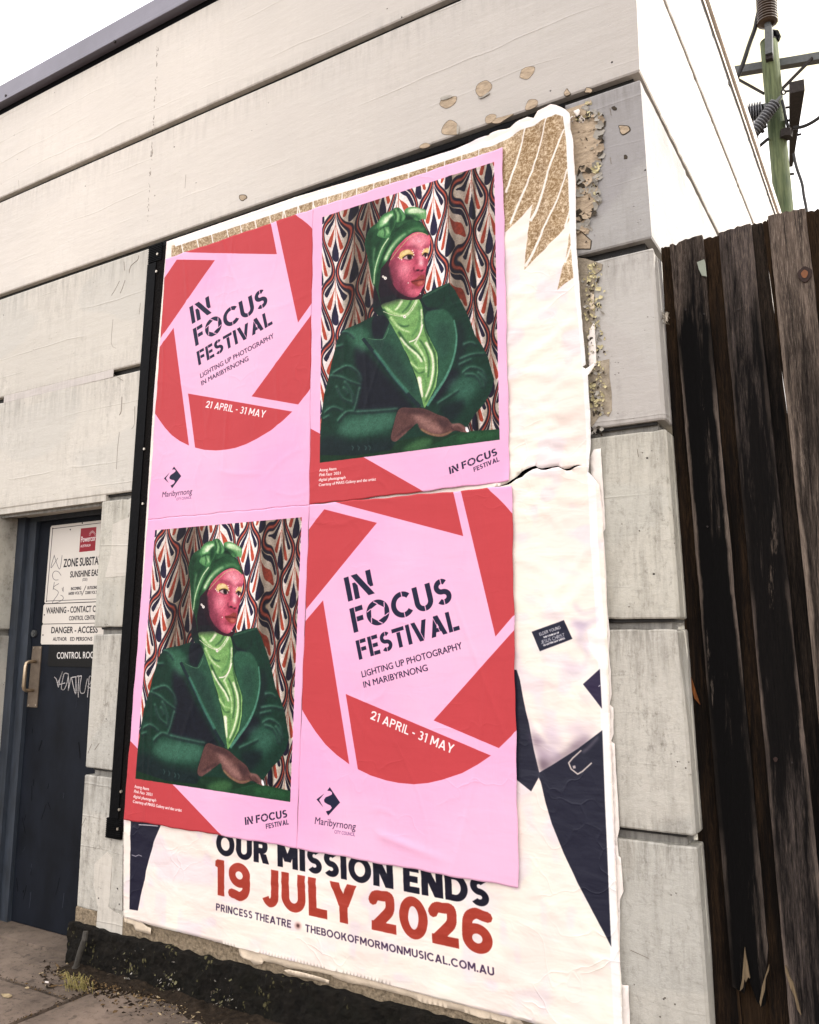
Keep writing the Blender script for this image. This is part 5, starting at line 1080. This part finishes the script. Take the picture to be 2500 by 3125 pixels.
# scraps of older posters
def flat_h(a_, f_, g_=.0): return lambda x, z: a_*np.sin(x*f_+z*f_*.7)+a_*.6*np.sin(z*f_*2.3)+g_
s1 = cut_sheet('paper_scrap', [(1800, 1400), (1812, 1372), (1833, 1368), (1838, 1430), (1842, 1500), (1848, 1614), (1841, 1625), (1845, 1650), (1851, 1760), (1852, 1840), (1862, 1935), (1858, 1990), (1864, 2050), (1867, 2118), (1861, 2150), (1872, 2160), (1873, 2240), (1866, 2262), (1877, 2270), (1880, 2350), (1886, 2440), (1891, 2530), (1884, 2560), (1888, 2612), (1895, 2618), (1903, 2720), (1893, 2745), (1891, 2990), (1900, 3006), (1919, 3008), (1921, 3080), (1926, 3180), (1880, 3180), (1850, 2400), (1830, 1700)], [], -.0075, .02, flat_h(.0012, 40), M_PAPER)
tag(s1, 'long ragged white strip of older paper along the right edge of the theatre poster', 'paper scrap', 'scraps of older posters')
s2 = cut_sheet('paper_scrap', [(726, 2880), (732, 2915), (745, 2925), (765, 2932), (775, 2945), (800, 2942), (806, 2933), (860, 2946), (885, 2955), (960, 2966), (1010, 2976), (1022, 2985), (1060, 2998), (1080, 3003), (1100, 3006), (1163, 3020), (1250, 3042), (1290, 3060), (1400, 3084), (1470, 3108), (1500, 3110), (1560, 3128), (1600, 3128), (1560, 3080), (1100, 2960)], [], -.0078, .02, flat_h(.0012, 60), M_PAPERD)
tag(s2, 'torn yellowed paper edge showing below the web address on the theatre poster', 'paper scrap', 'scraps of older posters')
s3 = cut_sheet('paper_scrap', [(868, 2960), (886, 2957), (1008, 2990), (1006, 3001), (960, 2990), (884, 2972)], [], -.012, .015, flat_h(.003, 30, .002), M_PAPERD)
tag(s3, 'loose cream paper sliver hanging over the dark plinth below the poster', 'paper scrap', 'scraps of older posters')
s4 = cut_sheet('paper_scrap', [(380, 2798), (381, 2812), (409, 2822), (414, 2838), (440, 2848), (462, 2852), (464, 2832), (450, 2826), (430, 2812)], [], -.0085, .015, flat_h(.002, 40, .002), M_PAPERD)
tag(s4, 'small curled paper scrap under the lower left corner of the theatre poster', 'paper scrap', 'scraps of older posters')
s5 = cut_sheet('paper_scrap', zB([(1180, 1440), (1215, 1420), (1215, 1350), (1270, 1250), (1290, 1260), (1305, 1560), (1315, 1850), (1230, 1880), (1212, 1870), (1205, 1700), (1195, 1500)]), [], -.0065, .01, flat_h(.001, 60), M_PAPER)
tag(s5, 'narrow pinkish paper scrap right of the poster notch on the peeling paint', 'paper scrap', 'scraps of older posters')
s6 = cut_sheet('paper_scrap', zB([(1190, 1000), (1210, 960), (1240, 940), (1225, 900), (1230, 830), (1250, 820), (1282, 840), (1283, 1060), (1230, 1050)]), [], -.005, .01, flat_h(.001, 60), M_PAPERD)
tag(s6, 'short cream paper scrap on the peeling grey paint above the notch', 'paper scrap', 'scraps of older posters')
s7 = cut_sheet('paper_scrap', zA([(1082, 262), (1150, 228), (1168, 250), (1160, 300), (1130, 335), (1110, 300)]), [], -.010, .01, flat_h(.002, 60, .004), M_PAPER)
tag(s7, 'tiny white paper scrap beside the folded top right corner of the poster', 'paper scrap', 'scraps of older posters')

# =====================================================================  fence
FEN = empty('paling_fence', (1, .1, 0)); tag(FEN, 'tall weathered dark timber paling fence butting against the building corner', 'fence')
def wood(name, lo, mid, hi, seed, stain=.6, low=0.0, thr=(.36, .56)):
    m = NT(name); off = (seed*3.1, seed*1.7, seed*2.3)
    gr = m.noise(9, 8, .7, m.mapping((14, 3, .6), off), .8); fib = m.noise(30, 5, .7, m.mapping((26, 4, .9), off)); bl_ = m.noise(3.2, 7, .72, m.mapping((5.0, 1, .42), off))
    fine = m.noise(60, 4, .7, m.mapping((3, 1, .6), off))
    c = m.mix(m.ramp(gr, [(.36, 0.0), (.62, 1.0)]), tuple(lin(lo)*.8), tuple(lin(mid)*.8)); c = m.mix(m.math('MULTIPLY', m.ramp(fib, [(.5, 0.0), (.72, 1.0)]), .8), c, tuple(lin(hi)*.8))
    sep = m.n('ShaderNodeSeparateXYZ'); m.l(m.co.outputs['Object'], sep.inputs[0])
    top = m.n('ShaderNodeMapRange'); m.l(sep.outputs['Z'], top.inputs[0]); top.inputs[1].default_value = 2.35; top.inputs[2].default_value = 2.8; top.inputs[3].default_value = 0; top.inputs[4].default_value = .30
    lowm = m.n('ShaderNodeMapRange'); m.l(sep.outputs['Z'], lowm.inputs[0]); lowm.inputs[1].default_value = 1.35; lowm.inputs[2].default_value = .8; lowm.inputs[3].default_value = 0; lowm.inputs[4].default_value = low
    st = m.math('SUBTRACT', m.math('SUBTRACT', bl_, lowm.outputs[0]), top.outputs[0]); c = m.mix(m.math('MULTIPLY', m.ramp(st, [(thr[0], 0.0), (thr[1], 1.0)]), stain), c, tuple(lin((10, 9, 9))))
    c = m.mix(m.ramp(m.noise(2.6, 7, .75, m.mapping((7, 1, 1.0), (off[1], 3, off[0]))), [(.62, 0.0), (.74, .55)]), c, tuple(lin(hi)*.8))
    uvn = m.n('ShaderNodeSeparateXYZ'); m.l(m.co.outputs['UV'], uvn.inputs[0]); ed = m.math('PINGPONG', uvn.outputs['X'], .5)
    em = m.math('MULTIPLY', m.ramp(m.math('ADD', ed, m.math('MULTIPLY', m.math('SUBTRACT', m.noise(2.2, 5, .65, m.mapping((1, 1, 1.1), off)), .5), .35)), [(.045, 1.0), (.11, 0.0)]), m.ramp(m.noise(1.3, 3, .5, m.mapping((2, 1, 1.2), (off[0], 1, off[2]))), [(.40, 0.05), (.60, .75)]))
    c = m.mix(em, c, m.mix(m.ramp(fib, [(.4, 0.0), (.65, 1.0)]), tuple(lin(mid)*.8), tuple(lin(hi)*.7)))  # pale arrises: weathering, plus light caught on the edges painted in
    return m.done(c, .92, m.bump(fine, .5, .002, m.bump(gr, .9, .006)), .08)
WD = [wood('weathered_grey_brown_timber', (26, 22, 20), (88, 77, 70), (158, 142, 130), 1, 1.0, 0.0, (.22, .42)), wood('dark_stained_timber', (14, 12, 11), (54, 46, 40), (98, 82, 68), 2, .95),
      wood('bleached_striped_timber', (26, 24, 24), (92, 82, 78), (156, 138, 124), 3, .97, .12, (.27, .46)), wood('grey_timber_with_knots', (40, 34, 32), (112, 98, 88), (182, 164, 148), 4, .8, 0.0, (.34, .54)), wood('brown_black_timber', (16, 12, 9), (56, 42, 30), (92, 70, 48), 5, .85)]
M_RAW = simple('raw_split_timber', (112, 96, 74), .8, .35, 30, .8, .2, stretch=(6, 2, .6)); M_KNOT = simple('dark_knot', (44, 26, 20), .7, .6, 60, .8, .3); M_KNOTC = simple('orange_knot_heart', (116, 72, 44), .7, .3, 40, .6, .3)
def plank(L_, R_, y, th, mat, ztop=None, zbot=.03, bottom=None, label=None, seed=0, notch=0):
    rnd = random.Random(seed)
    l0, l1 = [W2(p, y) for p in L_]; r0, r1 = [W2(p, y) for p in R_]
    def xl(z): return l0[0]+(l1[0]-l0[0])*(z-l0[1])/(l1[1]-l0[1])
    def xr(z): return r0[0]+(r1[0]-r0[0])*(z-r0[1])/(r1[1]-r0[1])
    zt0, zt1 = (l0[1], r0[1]) if ztop is None else ztop
    nu, nz = 10, 60; V, Fc = [], []
    bz = bottom or (lambda u: zbot)
    for j in range(nz+1):
        for i in range(nu+1):
            u = i/nu; zt_ = zt0+(zt1-zt0)*u+.006*mnoise.noise(Vector((u*9, seed, 0)))-(.012 if notch and .15 < u < .3 else 0); zb_ = bz(u); z = zb_+(zt_-zb_)*j/nz
            xa_, xb_ = xl(z), xr(z); x = xa_+(xb_-xa_)*u+(.0022*mnoise.noise(Vector((z*6, seed*5, u)))+.0012*mnoise.noise(Vector((z*30, seed*5, u))) if i in (0, nu) else 0)
            yy = y+.0022*mnoise.noise(Vector((u*7+seed, z*1.3, 0)))+(.003 if i in (0, nu) else 0)+.010*(u-.5)*(1 if seed % 2 else -1)*.4
            V.append((x, yy, z))
    n_ = nu+1
    for j in range(nz):
        for i in range(nu): a_ = j*n_+i; Fc.append((a_, a_+1, a_+n_+1, a_+n_))
    ring = list(range(n_))+[j*n_+nu for j in range(1, nz+1)]+[nz*n_+i for i in range(nu-1, -1, -1)]+[j*n_ for j in range(nz-1, 0, -1)]
    o0 = len(V); V += [(V[i][0], y+th, V[i][2]) for i in ring]
    for q in range(len(ring)): Fc.append((ring[q], ring[(q+1) % len(ring)], o0+(q+1) % len(ring), o0+q))
    Fc.append(tuple(range(o0, o0+len(ring))))
    o = mesh('paling', V, Fc, mat, FEN); uvl = o.data.uv_layers.new(name='UVMap')
    for l in o.data.loops: uvl.data[l.index].uv = ((l.vertex_index % n_)/nu if l.vertex_index < o0 else .5, V[l.vertex_index][2])
    if label: o['label'] = label
    return o
yf, yb = .075, .100
def jag(pts):
    pts = sorted(pts)
    def f(u):
        for (a_, za_), (b_, zb_) in zip(pts, pts[1:]):
            if a_ <= u <= b_: return za_+(zb_-za_)*(u-a_)/(b_-a_)
        return pts[-1][1]
    return f
plank([(2017, 757), (2106, 2174)], [(2060, 748), (2200, 2376)], yb, .018, WD[4], seed=1)
plank([(2043, 745), (2181, 2376)], [(2142, 716), (2348, 2941)], yf, .019, WD[0], seed=2, notch=1, bottom=jag([(0, .42), (.3, .41), (.42, .48), (.55, .40), (.78, .37), (.85, .44), (1.0, .55)]), label='black stained paling with a splintered broken foot')
plank([(2130, 733), (2335, 2941)], [(2205, 716), (2405, 2919)], yb, .018, WD[4], seed=3)
plank([(2191, 710), (2391, 2919)], [(2291, 681), (2488, 2557)], yf, .019, WD[2], seed=4, label='grey brown paling with pale bleached stripes')
plank([(2280, 688), (2480, 2557)], [(2326, 678), (2420, 1400)], yb, .018, WD[1], seed=5)
plank([(2327, 677), (2421, 1400)], [(2352, 668), (2400, 1100)], yb+.001, .018, WD[4], seed=6)
plank([(2343, 659), (2478, 1988)], [(2457, 633), (2499, 1000)], yf-.004, .019, WD[3], seed=7, label='wide grey paling with a dark knot near the top')
plank([(2450, 648), (2492, 1000)], [(2540, 630), (2592, 1000)], yb, .018, WD[4], seed=8)
x = -.10; k = 0
while x < 3.4:
    wv_ = random.uniform(.105, .125); zt_ = 2.83+random.uniform(-.02, .03)
    for (xa_, xb_, yy_, mi) in ((x, x+wv_, yf, (0, 2, 3)[k % 3]), (x+wv_-.02, x+wv_+.055, yb, 4)):
        V = MB(); V.prism([(xa_, .03), (xb_, .03), (xb_, zt_), ((xa_+xb_)/2, zt_+.006), (xa_, zt_-.006)], yy_, yy_+.018); V.build('paling', WD[mi], FEN)
    x += wv_+.035; k += 1
MB().box(-.66, 3.4, .121, .160, 2.42, 2.50).box(-.66, 3.4, .121, .160, 1.40, 1.48).build('rail', WD[1], FEN); MB().box(-.62, 3.4, .121, .150, .02, .60).build('gravel_board', WD[4], FEN)
z7 = Z(2000, 2150, .45208)
def onf(pts, y, zf=None): return [W2(p, y) for p in (zf or z7)(pts)]
MB().prism(onf([(572, 1935), (588, 1850), (598, 1720), (604, 1640), (612, 1700), (622, 1745), (640, 1850), (628, 1840), (612, 1875), (604, 1850), (592, 1915)], yf-.006), yf-.008, yf+.002).build('splinter', M_RAW, FEN)
MB().prism(onf([(704, 2010), (722, 1900), (750, 1810), (768, 1757), (766, 1800), (746, 1850), (740, 1930), (722, 1990), (712, 2040)], yf-.006), yf-.007, yf+.002).build('splinter', M_RAW, FEN)
MB().prism(onf([(876, 1765), (886, 1780), (910, 1850), (930, 1880), (955, 1975), (985, 2100), (960, 2060), (940, 1970), (915, 1920), (900, 1870), (880, 1810)], yf-.006), yf-.007, yf+.002).build('splinter', M_RAW, FEN)
z6b = Z(2000, 1200, .4638)
MB().prism([W2(p, yb) for p in z6b([(228, 1840), (250, 1900), (275, 1980), (298, 2050), (262, 2010), (240, 1940)])], yb-.006, yb+.004).build('splinter', simple('orange_split_timber', (120, 70, 32), .8, .5, 30, .8, .2, stretch=(6, 2, .6)), FEN)
def disc(px, py, rx, ry, y, mat, nm, th=.003, n=18):
    p = W(px, py, y); mb = MB(); mb.prism([(p[0]+rx*math.cos(t)*(1+.10*math.sin(3*t)), p[2]+ry*math.sin(t)*(1+.08*math.cos(4*t))) for t in np.linspace(0, 2*math.pi, n+1)[:-1]], y-th, y+.004); return mb.build(nm, mat, FEN)
kk = disc(2457, 837, .021, .025, yf-.0075, M_KNOT, 'knot', .002); disc(2456, 836, .010, .013, yf-.0095, M_RAW if False else M_KNOTC, 'knot_heart', .0015)
disc(2503, 1463, .020, .030, yb-.003, M_KNOT, 'knot'); disc(2503, 1463, .012, .020, yb-.006, M_KNOTC, 'knot_heart', .0015)
disc(2367, 2318, .006, .007, yf-.003, M_KNOT, 'nail_hole', .0015)
for px, py in ((2150, 958), (2093, 944), (2254, 944), (2291, 938), (2159, 1607), (2195, 1608), (2417, 2328)): disc(px, py, .003, .003, yf-.003, M_RUST, 'nail_head', .0015, 8)
wt = MB(); rw = random.Random(3); pc = W(2028, 968, .04)
for _ in range(5):
    P = [(pc[0]+rw.uniform(-.012, .012), .05+rw.uniform(-.02, .02), pc[2]+rw.uniform(-.022, .022)) for _ in range(5)]; wt.tube(P, .0016, 5)
wt.tube([(pc[0], .05, pc[2]), (pc[0]-.02, .06, pc[2]+.002)], .0016, 5)
tag(wt.build('wire_tie', M_SCREW), 'small twisted steel wire tie between the fence and building corner', 'wire')
tt = MB(); tt.prism([W2(p, yf-.008) for p in Z(2000, 600, .28986)([(440, 690), (515, 660), (525, 690), (540, 840), (490, 830), (458, 760)])], yf-.0085, yf-.003)
tag(tt.build('paper_scrap', simple('faded_green_paper', (150, 156, 142), .8, .15, 20, .5, .3)), 'faded greenish paper remnant stuck high on the first fence paling', 'paper scrap', 'scraps of older posters')

# =====================================================================  utility pole
PL = empty('utility_pole', (-1.2, 10, 0)); tag(PL, 'green treated timber power pole with steel crossarms and insulators behind the building', 'utility pole')
zq = Z(2200, 0, .3061)
def U(x, y, d_=10.0): return W(*zq([(x, y)])[0], d_)
def polemat():
    m = NT('green_treated_pine'); f = m.noise(6, 7, .65, m.mapping((5, 5, .35))); g = m.noise(1.6, 5, .6, m.mapping((3, 3, .8)))
    c = m.mix(m.ramp(f, [(.35, 0.0), (.65, 1.0)]), tuple(lin((60, 68, 46))), tuple(lin((100, 108, 76)))); c = m.mix(m.math('MULTIPLY', m.ramp(g, [(.5, 0.0), (.64, 1.0)]), .5), c, tuple(lin((44, 62, 42))))
    return m.done(c, .8, m.bump(f, .6, .01), .25)
pa, pb = Vector(U(480, 428)), Vector(U(632, 2100)); dv = (pb-pa); pend = pa+dv*((pa.z+.05)/(pa.z-pb.z))
pe = MB(); NP = 24; pe.tube([pa+(pend-pa)*t for t in np.linspace(0, 1, NP)], [.124+.02*t for t in np.linspace(0, 1, NP)], 20); pe.build('pole', polemat(), PL, True)
MB().tube([pa, pa+Vector((0, 0, .02))], .126, 20).build('pole_cap', M_RUST, PL)
def beam(a_, b_, w_, h_, mat, nm, w2=None, parent=None):
    a_, b_ = Vector(a_), Vector(b_); d_ = (b_-a_).normalized(); up = Vector((0, 0, 1)); s_v = d_.cross(up).normalized(); u_ = s_v.cross(d_); mb = MB(); vs = []
    for p, ww in ((a_, w_), (b_, w2 or w_)):
        hh = h_*ww/w_; vs += [p+s_v*ww/2+u_*hh/2, p-s_v*ww/2+u_*hh/2, p-s_v*ww/2-u_*hh/2, p+s_v*ww/2-u_*hh/2]
    mb.add([tuple(v) for v in vs], [(0, 1, 2, 3), (4, 5, 6, 7), (0, 1, 5, 4), (1, 2, 6, 5), (2, 3, 7, 6), (3, 0, 4, 7)]); return mb.build(nm, mat, parent or PL)
beam(U(60, 728, 10.2), U(1250, 530, 10.2), .12, .12, M_GALV, 'crossarm')
beam(U(120, 760, 10.1), U(430, 932, 10.05), .05, .03, M_RUST, 'brace'); beam(U(915, 578, 10.1), U(598, 900, 10.05), .05, .03, M_RUST, 'brace')
beam(U(760, 858, 9.2), U(700, 1650, 11.3), .19, .17, M_RUST, 'side_arm', .05)
beam(U(480, 290, 9.84), U(487, 560, 9.84), .16, .10, M_GALV, 'insulator_bracket'); beam(U(487, 556, 9.86), U(488, 605, 9.86), .12, .10, M_RUST, 'bracket_foot')
def ribbed(a_, b_, n, r0, r1, mat, nm):
    a_, b_ = Vector(a_), Vector(b_); P, Q = [], []
    for i in range(n):
        for t, r in ((.0, r0), (.35, r1), (.65, r1), (.98, r0)): P.append(a_+(b_-a_)*((i+t)/n)); Q.append(r)
    return MB().tube(P, Q, 14).build(nm, mat, PL, False)
ribbed(U(466, 235, 9.84), U(450, -130, 9.84), 14, .10, .15, M_INSB, 'brown_insulator'); MB().tube([U(476, 292, 9.84), U(468, 235, 9.84)], .05, 10).build('insulator_stem', M_GALV, PL)
ribbed(U(250, 1145, 9.9), U(408, 1112, 9.95), 6, .09, .155, M_INSG, 'grey_insulator'); MB().tube([U(405, 1113, 9.95), U(470, 1100, 10)], .11, 12).build('insulator_cap', M_GALV, PL)
ribbed(U(318, 1330, 9.7), U(548, 1022, 9.75), 12, .045, .088, M_INSG, 'grey_string_insulator'); MB().tube([U(545, 1025, 9.75), U(600, 962, 9.8)], .025, 8).build('insulator_link', M_GALV, PL)
MB().tube([U(325, 1330, 9.7), U(340, 1372, 9.7), U(345, 1395, 9.7)], .05, 8).tube([U(340, 1380, 9.7), U(408, 1295, 9.75), U(440, 1255, 9.85)], .02, 8).tube([U(398, 1305, 9.75), U(416, 1288, 9.75)], .055, 8).build('insulator_fitting', M_RUST, PL)
rg = [U(625+22*math.cos(t), 918+22*math.sin(t), 9.8) for t in np.linspace(0, 2*math.pi, 12)]; MB().tube(rg, .012, 6).tube([U(645, 912, 9.8), U(718, 898, 9.6)], .018, 6).build('eye_bolt', M_RUST, PL)
rg = [U(437+18*math.cos(t), 1260+16*math.sin(t), 9.85) for t in np.linspace(0, 2*math.pi, 10)]; MB().tube(rg, .012, 6).build('eye_bolt', M_RUST, PL)
for q in (((630, 1075), (692, 1066)), ((640, 1205), (690, 1197)), ((750, 1348), (803, 1336)), ((690, 1735), (732, 1732)), ((500, 1900), (520, 1890)), ((505, 1925), (522, 1918))): MB().tube([U(*q[0]), U(*q[1])], .018, 6).build('bolt', M_RUST, PL)
MB().tube([U(520, 345, 10), U(525, 330, 10), U(545, 335, 10), U(560, 372, 10), U(548, 398, 10)], .06, 8).build('pole_top_clamp', M_BLACK, PL)
MB().tube([U(655, 1300, 9.9), U(650, 1375, 9.9)], .09, 8).build('arm_bolt_plate', M_RUST, PL)
def cable(pts, r, label):
    P = [U(*tuple(q), 9.9) for q in smoothline(pts, 6)]; o = MB().tube(P, r, 7).build('overhead_cable', M_CABLE, None, True); tag(o, label, 'cable', 'cables around the power pole')
cable([(425, -120), (397, 20), (362, 180), (340, 285), (285, 440), (215, 650), (145, 810), (60, 960)], .034, 'thick black cable dropping from above to the left end of the crossarm')
cable([(720, 1272), (800, 1265), (880, 1235), (980, 1172), (1200, 1000)], .026, 'black cable leaving the pole to the right past the side arm')
cable([(728, 1530), (745, 1620), (768, 1700), (812, 1830), (828, 1940), (860, 2130), (880, 2500)], .022, 'thin black cable hanging down to the fence right of the pole')
cable([(365, 1482), (400, 1445), (440, 1410), (478, 1380)], .026, 'short black cable stub on the left side of the pole')
cable([(612, 1000), (635, 1090), (650, 1180), (672, 1265)], .022, 'thin black cable running beside the pole behind the side arm')

# =====================================================================  things at the foot of the wall
pp_ = MB().tube([W(262, 2842, -.055), W(258, 2868, -.060), W(245, 2905, -.062), W(232, 2950, -.062)], [.011, .013, .013, .012], 10).tube([W(232, 2950, -.062), W(229, 2976, -.060)], .017, 10)
tag(pp_.build('conduit_pipe', simple('dirty_grey_pipe', (66, 62, 56), .7, .4, 40, .6)), 'short bent dirty conduit pipe at the left end of the dark plinth', 'pipe')
def G(px, py, z=0.0):
    d_ = CF+(px-1250)/FPX*CR-(py-1562.5)/FPX*CU; t = (z-EYE)/d_[2]; return (t*d_[0], -DIST+t*d_[1], z)
gr = MB(); rg_ = random.Random(11); bx, by, _ = G(232, 3020)
for _ in range(70):
    x0 = bx+rg_.gauss(0, .03); y0 = by+rg_.gauss(.005, .016); a_ = rg_.uniform(0, 6.28); l = rg_.uniform(.03, .095); lx, ly = math.cos(a_)*l*.7, -abs(math.sin(a_))*l*.5; wd = .0012
    gr.add([(x0-wd, y0, 0), (x0+wd, y0, 0), (x0+lx*.5+wd, y0+ly*.5, l*.75), (x0+lx*.5-wd, y0+ly*.5, l*.75), (x0+lx, y0+ly, l*.62)], [(0, 1, 2, 3), (3, 2, 4)])
tag(gr.build('grass_tuft', simple('dry_yellow_grass', (150, 138, 80), .8, .4, 40, .2)), 'dry yellowish grass tuft growing at the left foot of the plinth', 'grass tuft')
def debris(n, zone, s0, s1, mats, seed, nm):
    r = random.Random(seed); mb = MB(); idx = []
    for i in range(n):
        x, y = zone(r); s = r.uniform(s0, s1)*r.random()**.7; a_ = r.uniform(0, 6.28); el = r.uniform(1, 3.2); h = s*r.uniform(.15, .7)
        ca, sa = math.cos(a_), math.sin(a_); P = []
        for t in range(5):
            q = t*6.283/5+r.uniform(-.3, .3); rr = s*r.uniform(.5, 1); u_, v_ = rr*math.cos(q)*el*.7, rr*math.sin(q)*.6; P.append((x+ca*u_-sa*v_, y+sa*u_+ca*v_, .0005))
        P.append((x+r.uniform(-.3, .3)*s, y+r.uniform(-.3, .3)*s, h+.002)); mb.add(P, [(k_, (k_+1) % 5, 5) for k_ in range(5)])
    o = mb.build(nm, mats); 
    for k_, p in enumerate(o.data.polygons): p.material_index = ((k_//5)*7//3) % len(mats)
    return tag(o, kind='stuff')
M_D1 = simple('dark_dirt', (40, 32, 24), .95, .5, 30, .8, .1); M_D2 = simple('brown_leaf_litter', (104, 84, 58), .9, .5, 30, .8, .1); M_D3 = simple('pale_dry_bits', (170, 152, 120), .9, .3, 30, .5, .1)
V, Fc = [], []; nx, ny = 260, 16
for j in range(ny+1):
    for i in range(nx+1):
        x = -3.42+2.75*i/nx; t = j/ny; y = -.025-.20*t*(.6+.5*mnoise.noise(Vector((x*3, 0, 4)))+.15*mnoise.noise(Vector((x*14, 0, 9))))
        V.append((x, y, -.004+(.020*(1-t)**1.5+.006*t*(1-t)*4)*(.6+.8*abs(mnoise.noise(Vector((x*11, y*16, 2)))))+.006*mnoise.noise(Vector((x*40, y*40, 3)))*(1-t)-(.012 if j == ny else 0)))
for j in range(ny):
    for i in range(nx): a_ = j*(nx+1)+i; Fc.append((a_, a_+1, a_+nx+2, a_+nx+1))
tag(mesh('dirt_bank', V, Fc, simple('damp_black_soil', (46, 38, 30), .95, .6, 40, 1.2, .1, bd=.01)), kind='stuff')
debris(3600, lambda r: (r.uniform(-3.45, -.7), -.035-abs(r.gauss(0, .085))), .002, .012, [M_D1, M_D1, M_D2, M_D1, M_D3], 4, 'debris')
debris(260, lambda r: (r.uniform(-4.3, -1.5), r.uniform(-1.4, .0)), .0012, .005, [M_D1, M_D2, M_D3], 5, 'debris')
debris(500, lambda r: (r.uniform(-4.3, -3.1), -.287+r.gauss(0, .008)), .001, .006, [M_D1, M_D1, M_D2], 6, 'debris')
debris(300, lambda r: (-3.105+r.gauss(0, .008), r.uniform(-.9, -.02)), .001, .007, [M_D1, M_D1, M_D2], 7, 'debris')
debris(700, lambda r: (r.gauss(-3.05, .18), -.06-abs(r.gauss(0, .07))), .004, .018, [M_D1, M_D2, M_D1], 8, 'debris')
def litter(px, py, s, mat, label):
    x, y, _ = G(px, py); r = random.Random(int(px)); P = [(x+s*r.uniform(.6, 1)*math.cos(t)*1.6, y+s*r.uniform(.6, 1)*math.sin(t)*.7, .004+.004*r.random()) for t in np.linspace(0, 5.4, 7)]
    P2 = [(a_, b_, c_-.003) for a_, b_, c_ in P]; n = len(P); mb = MB().add(P+P2, [tuple(range(n)), tuple(range(n, 2*n))]+[(i, (i+1) % n, n+(i+1) % n, n+i) for i in range(n)])
    tag(mb.build('litter', mat), label, 'litter')
litter(142, 3001, .010, M_PAPER, 'tiny white paper fragment on the footpath near the pier'); litter(21, 3042, .026, M_D3, 'pale torn leaf lying on the footpath at the left'); litter(82, 3018, .010, M_D3, 'small tan leaf fragment lying beside the footpath crack')
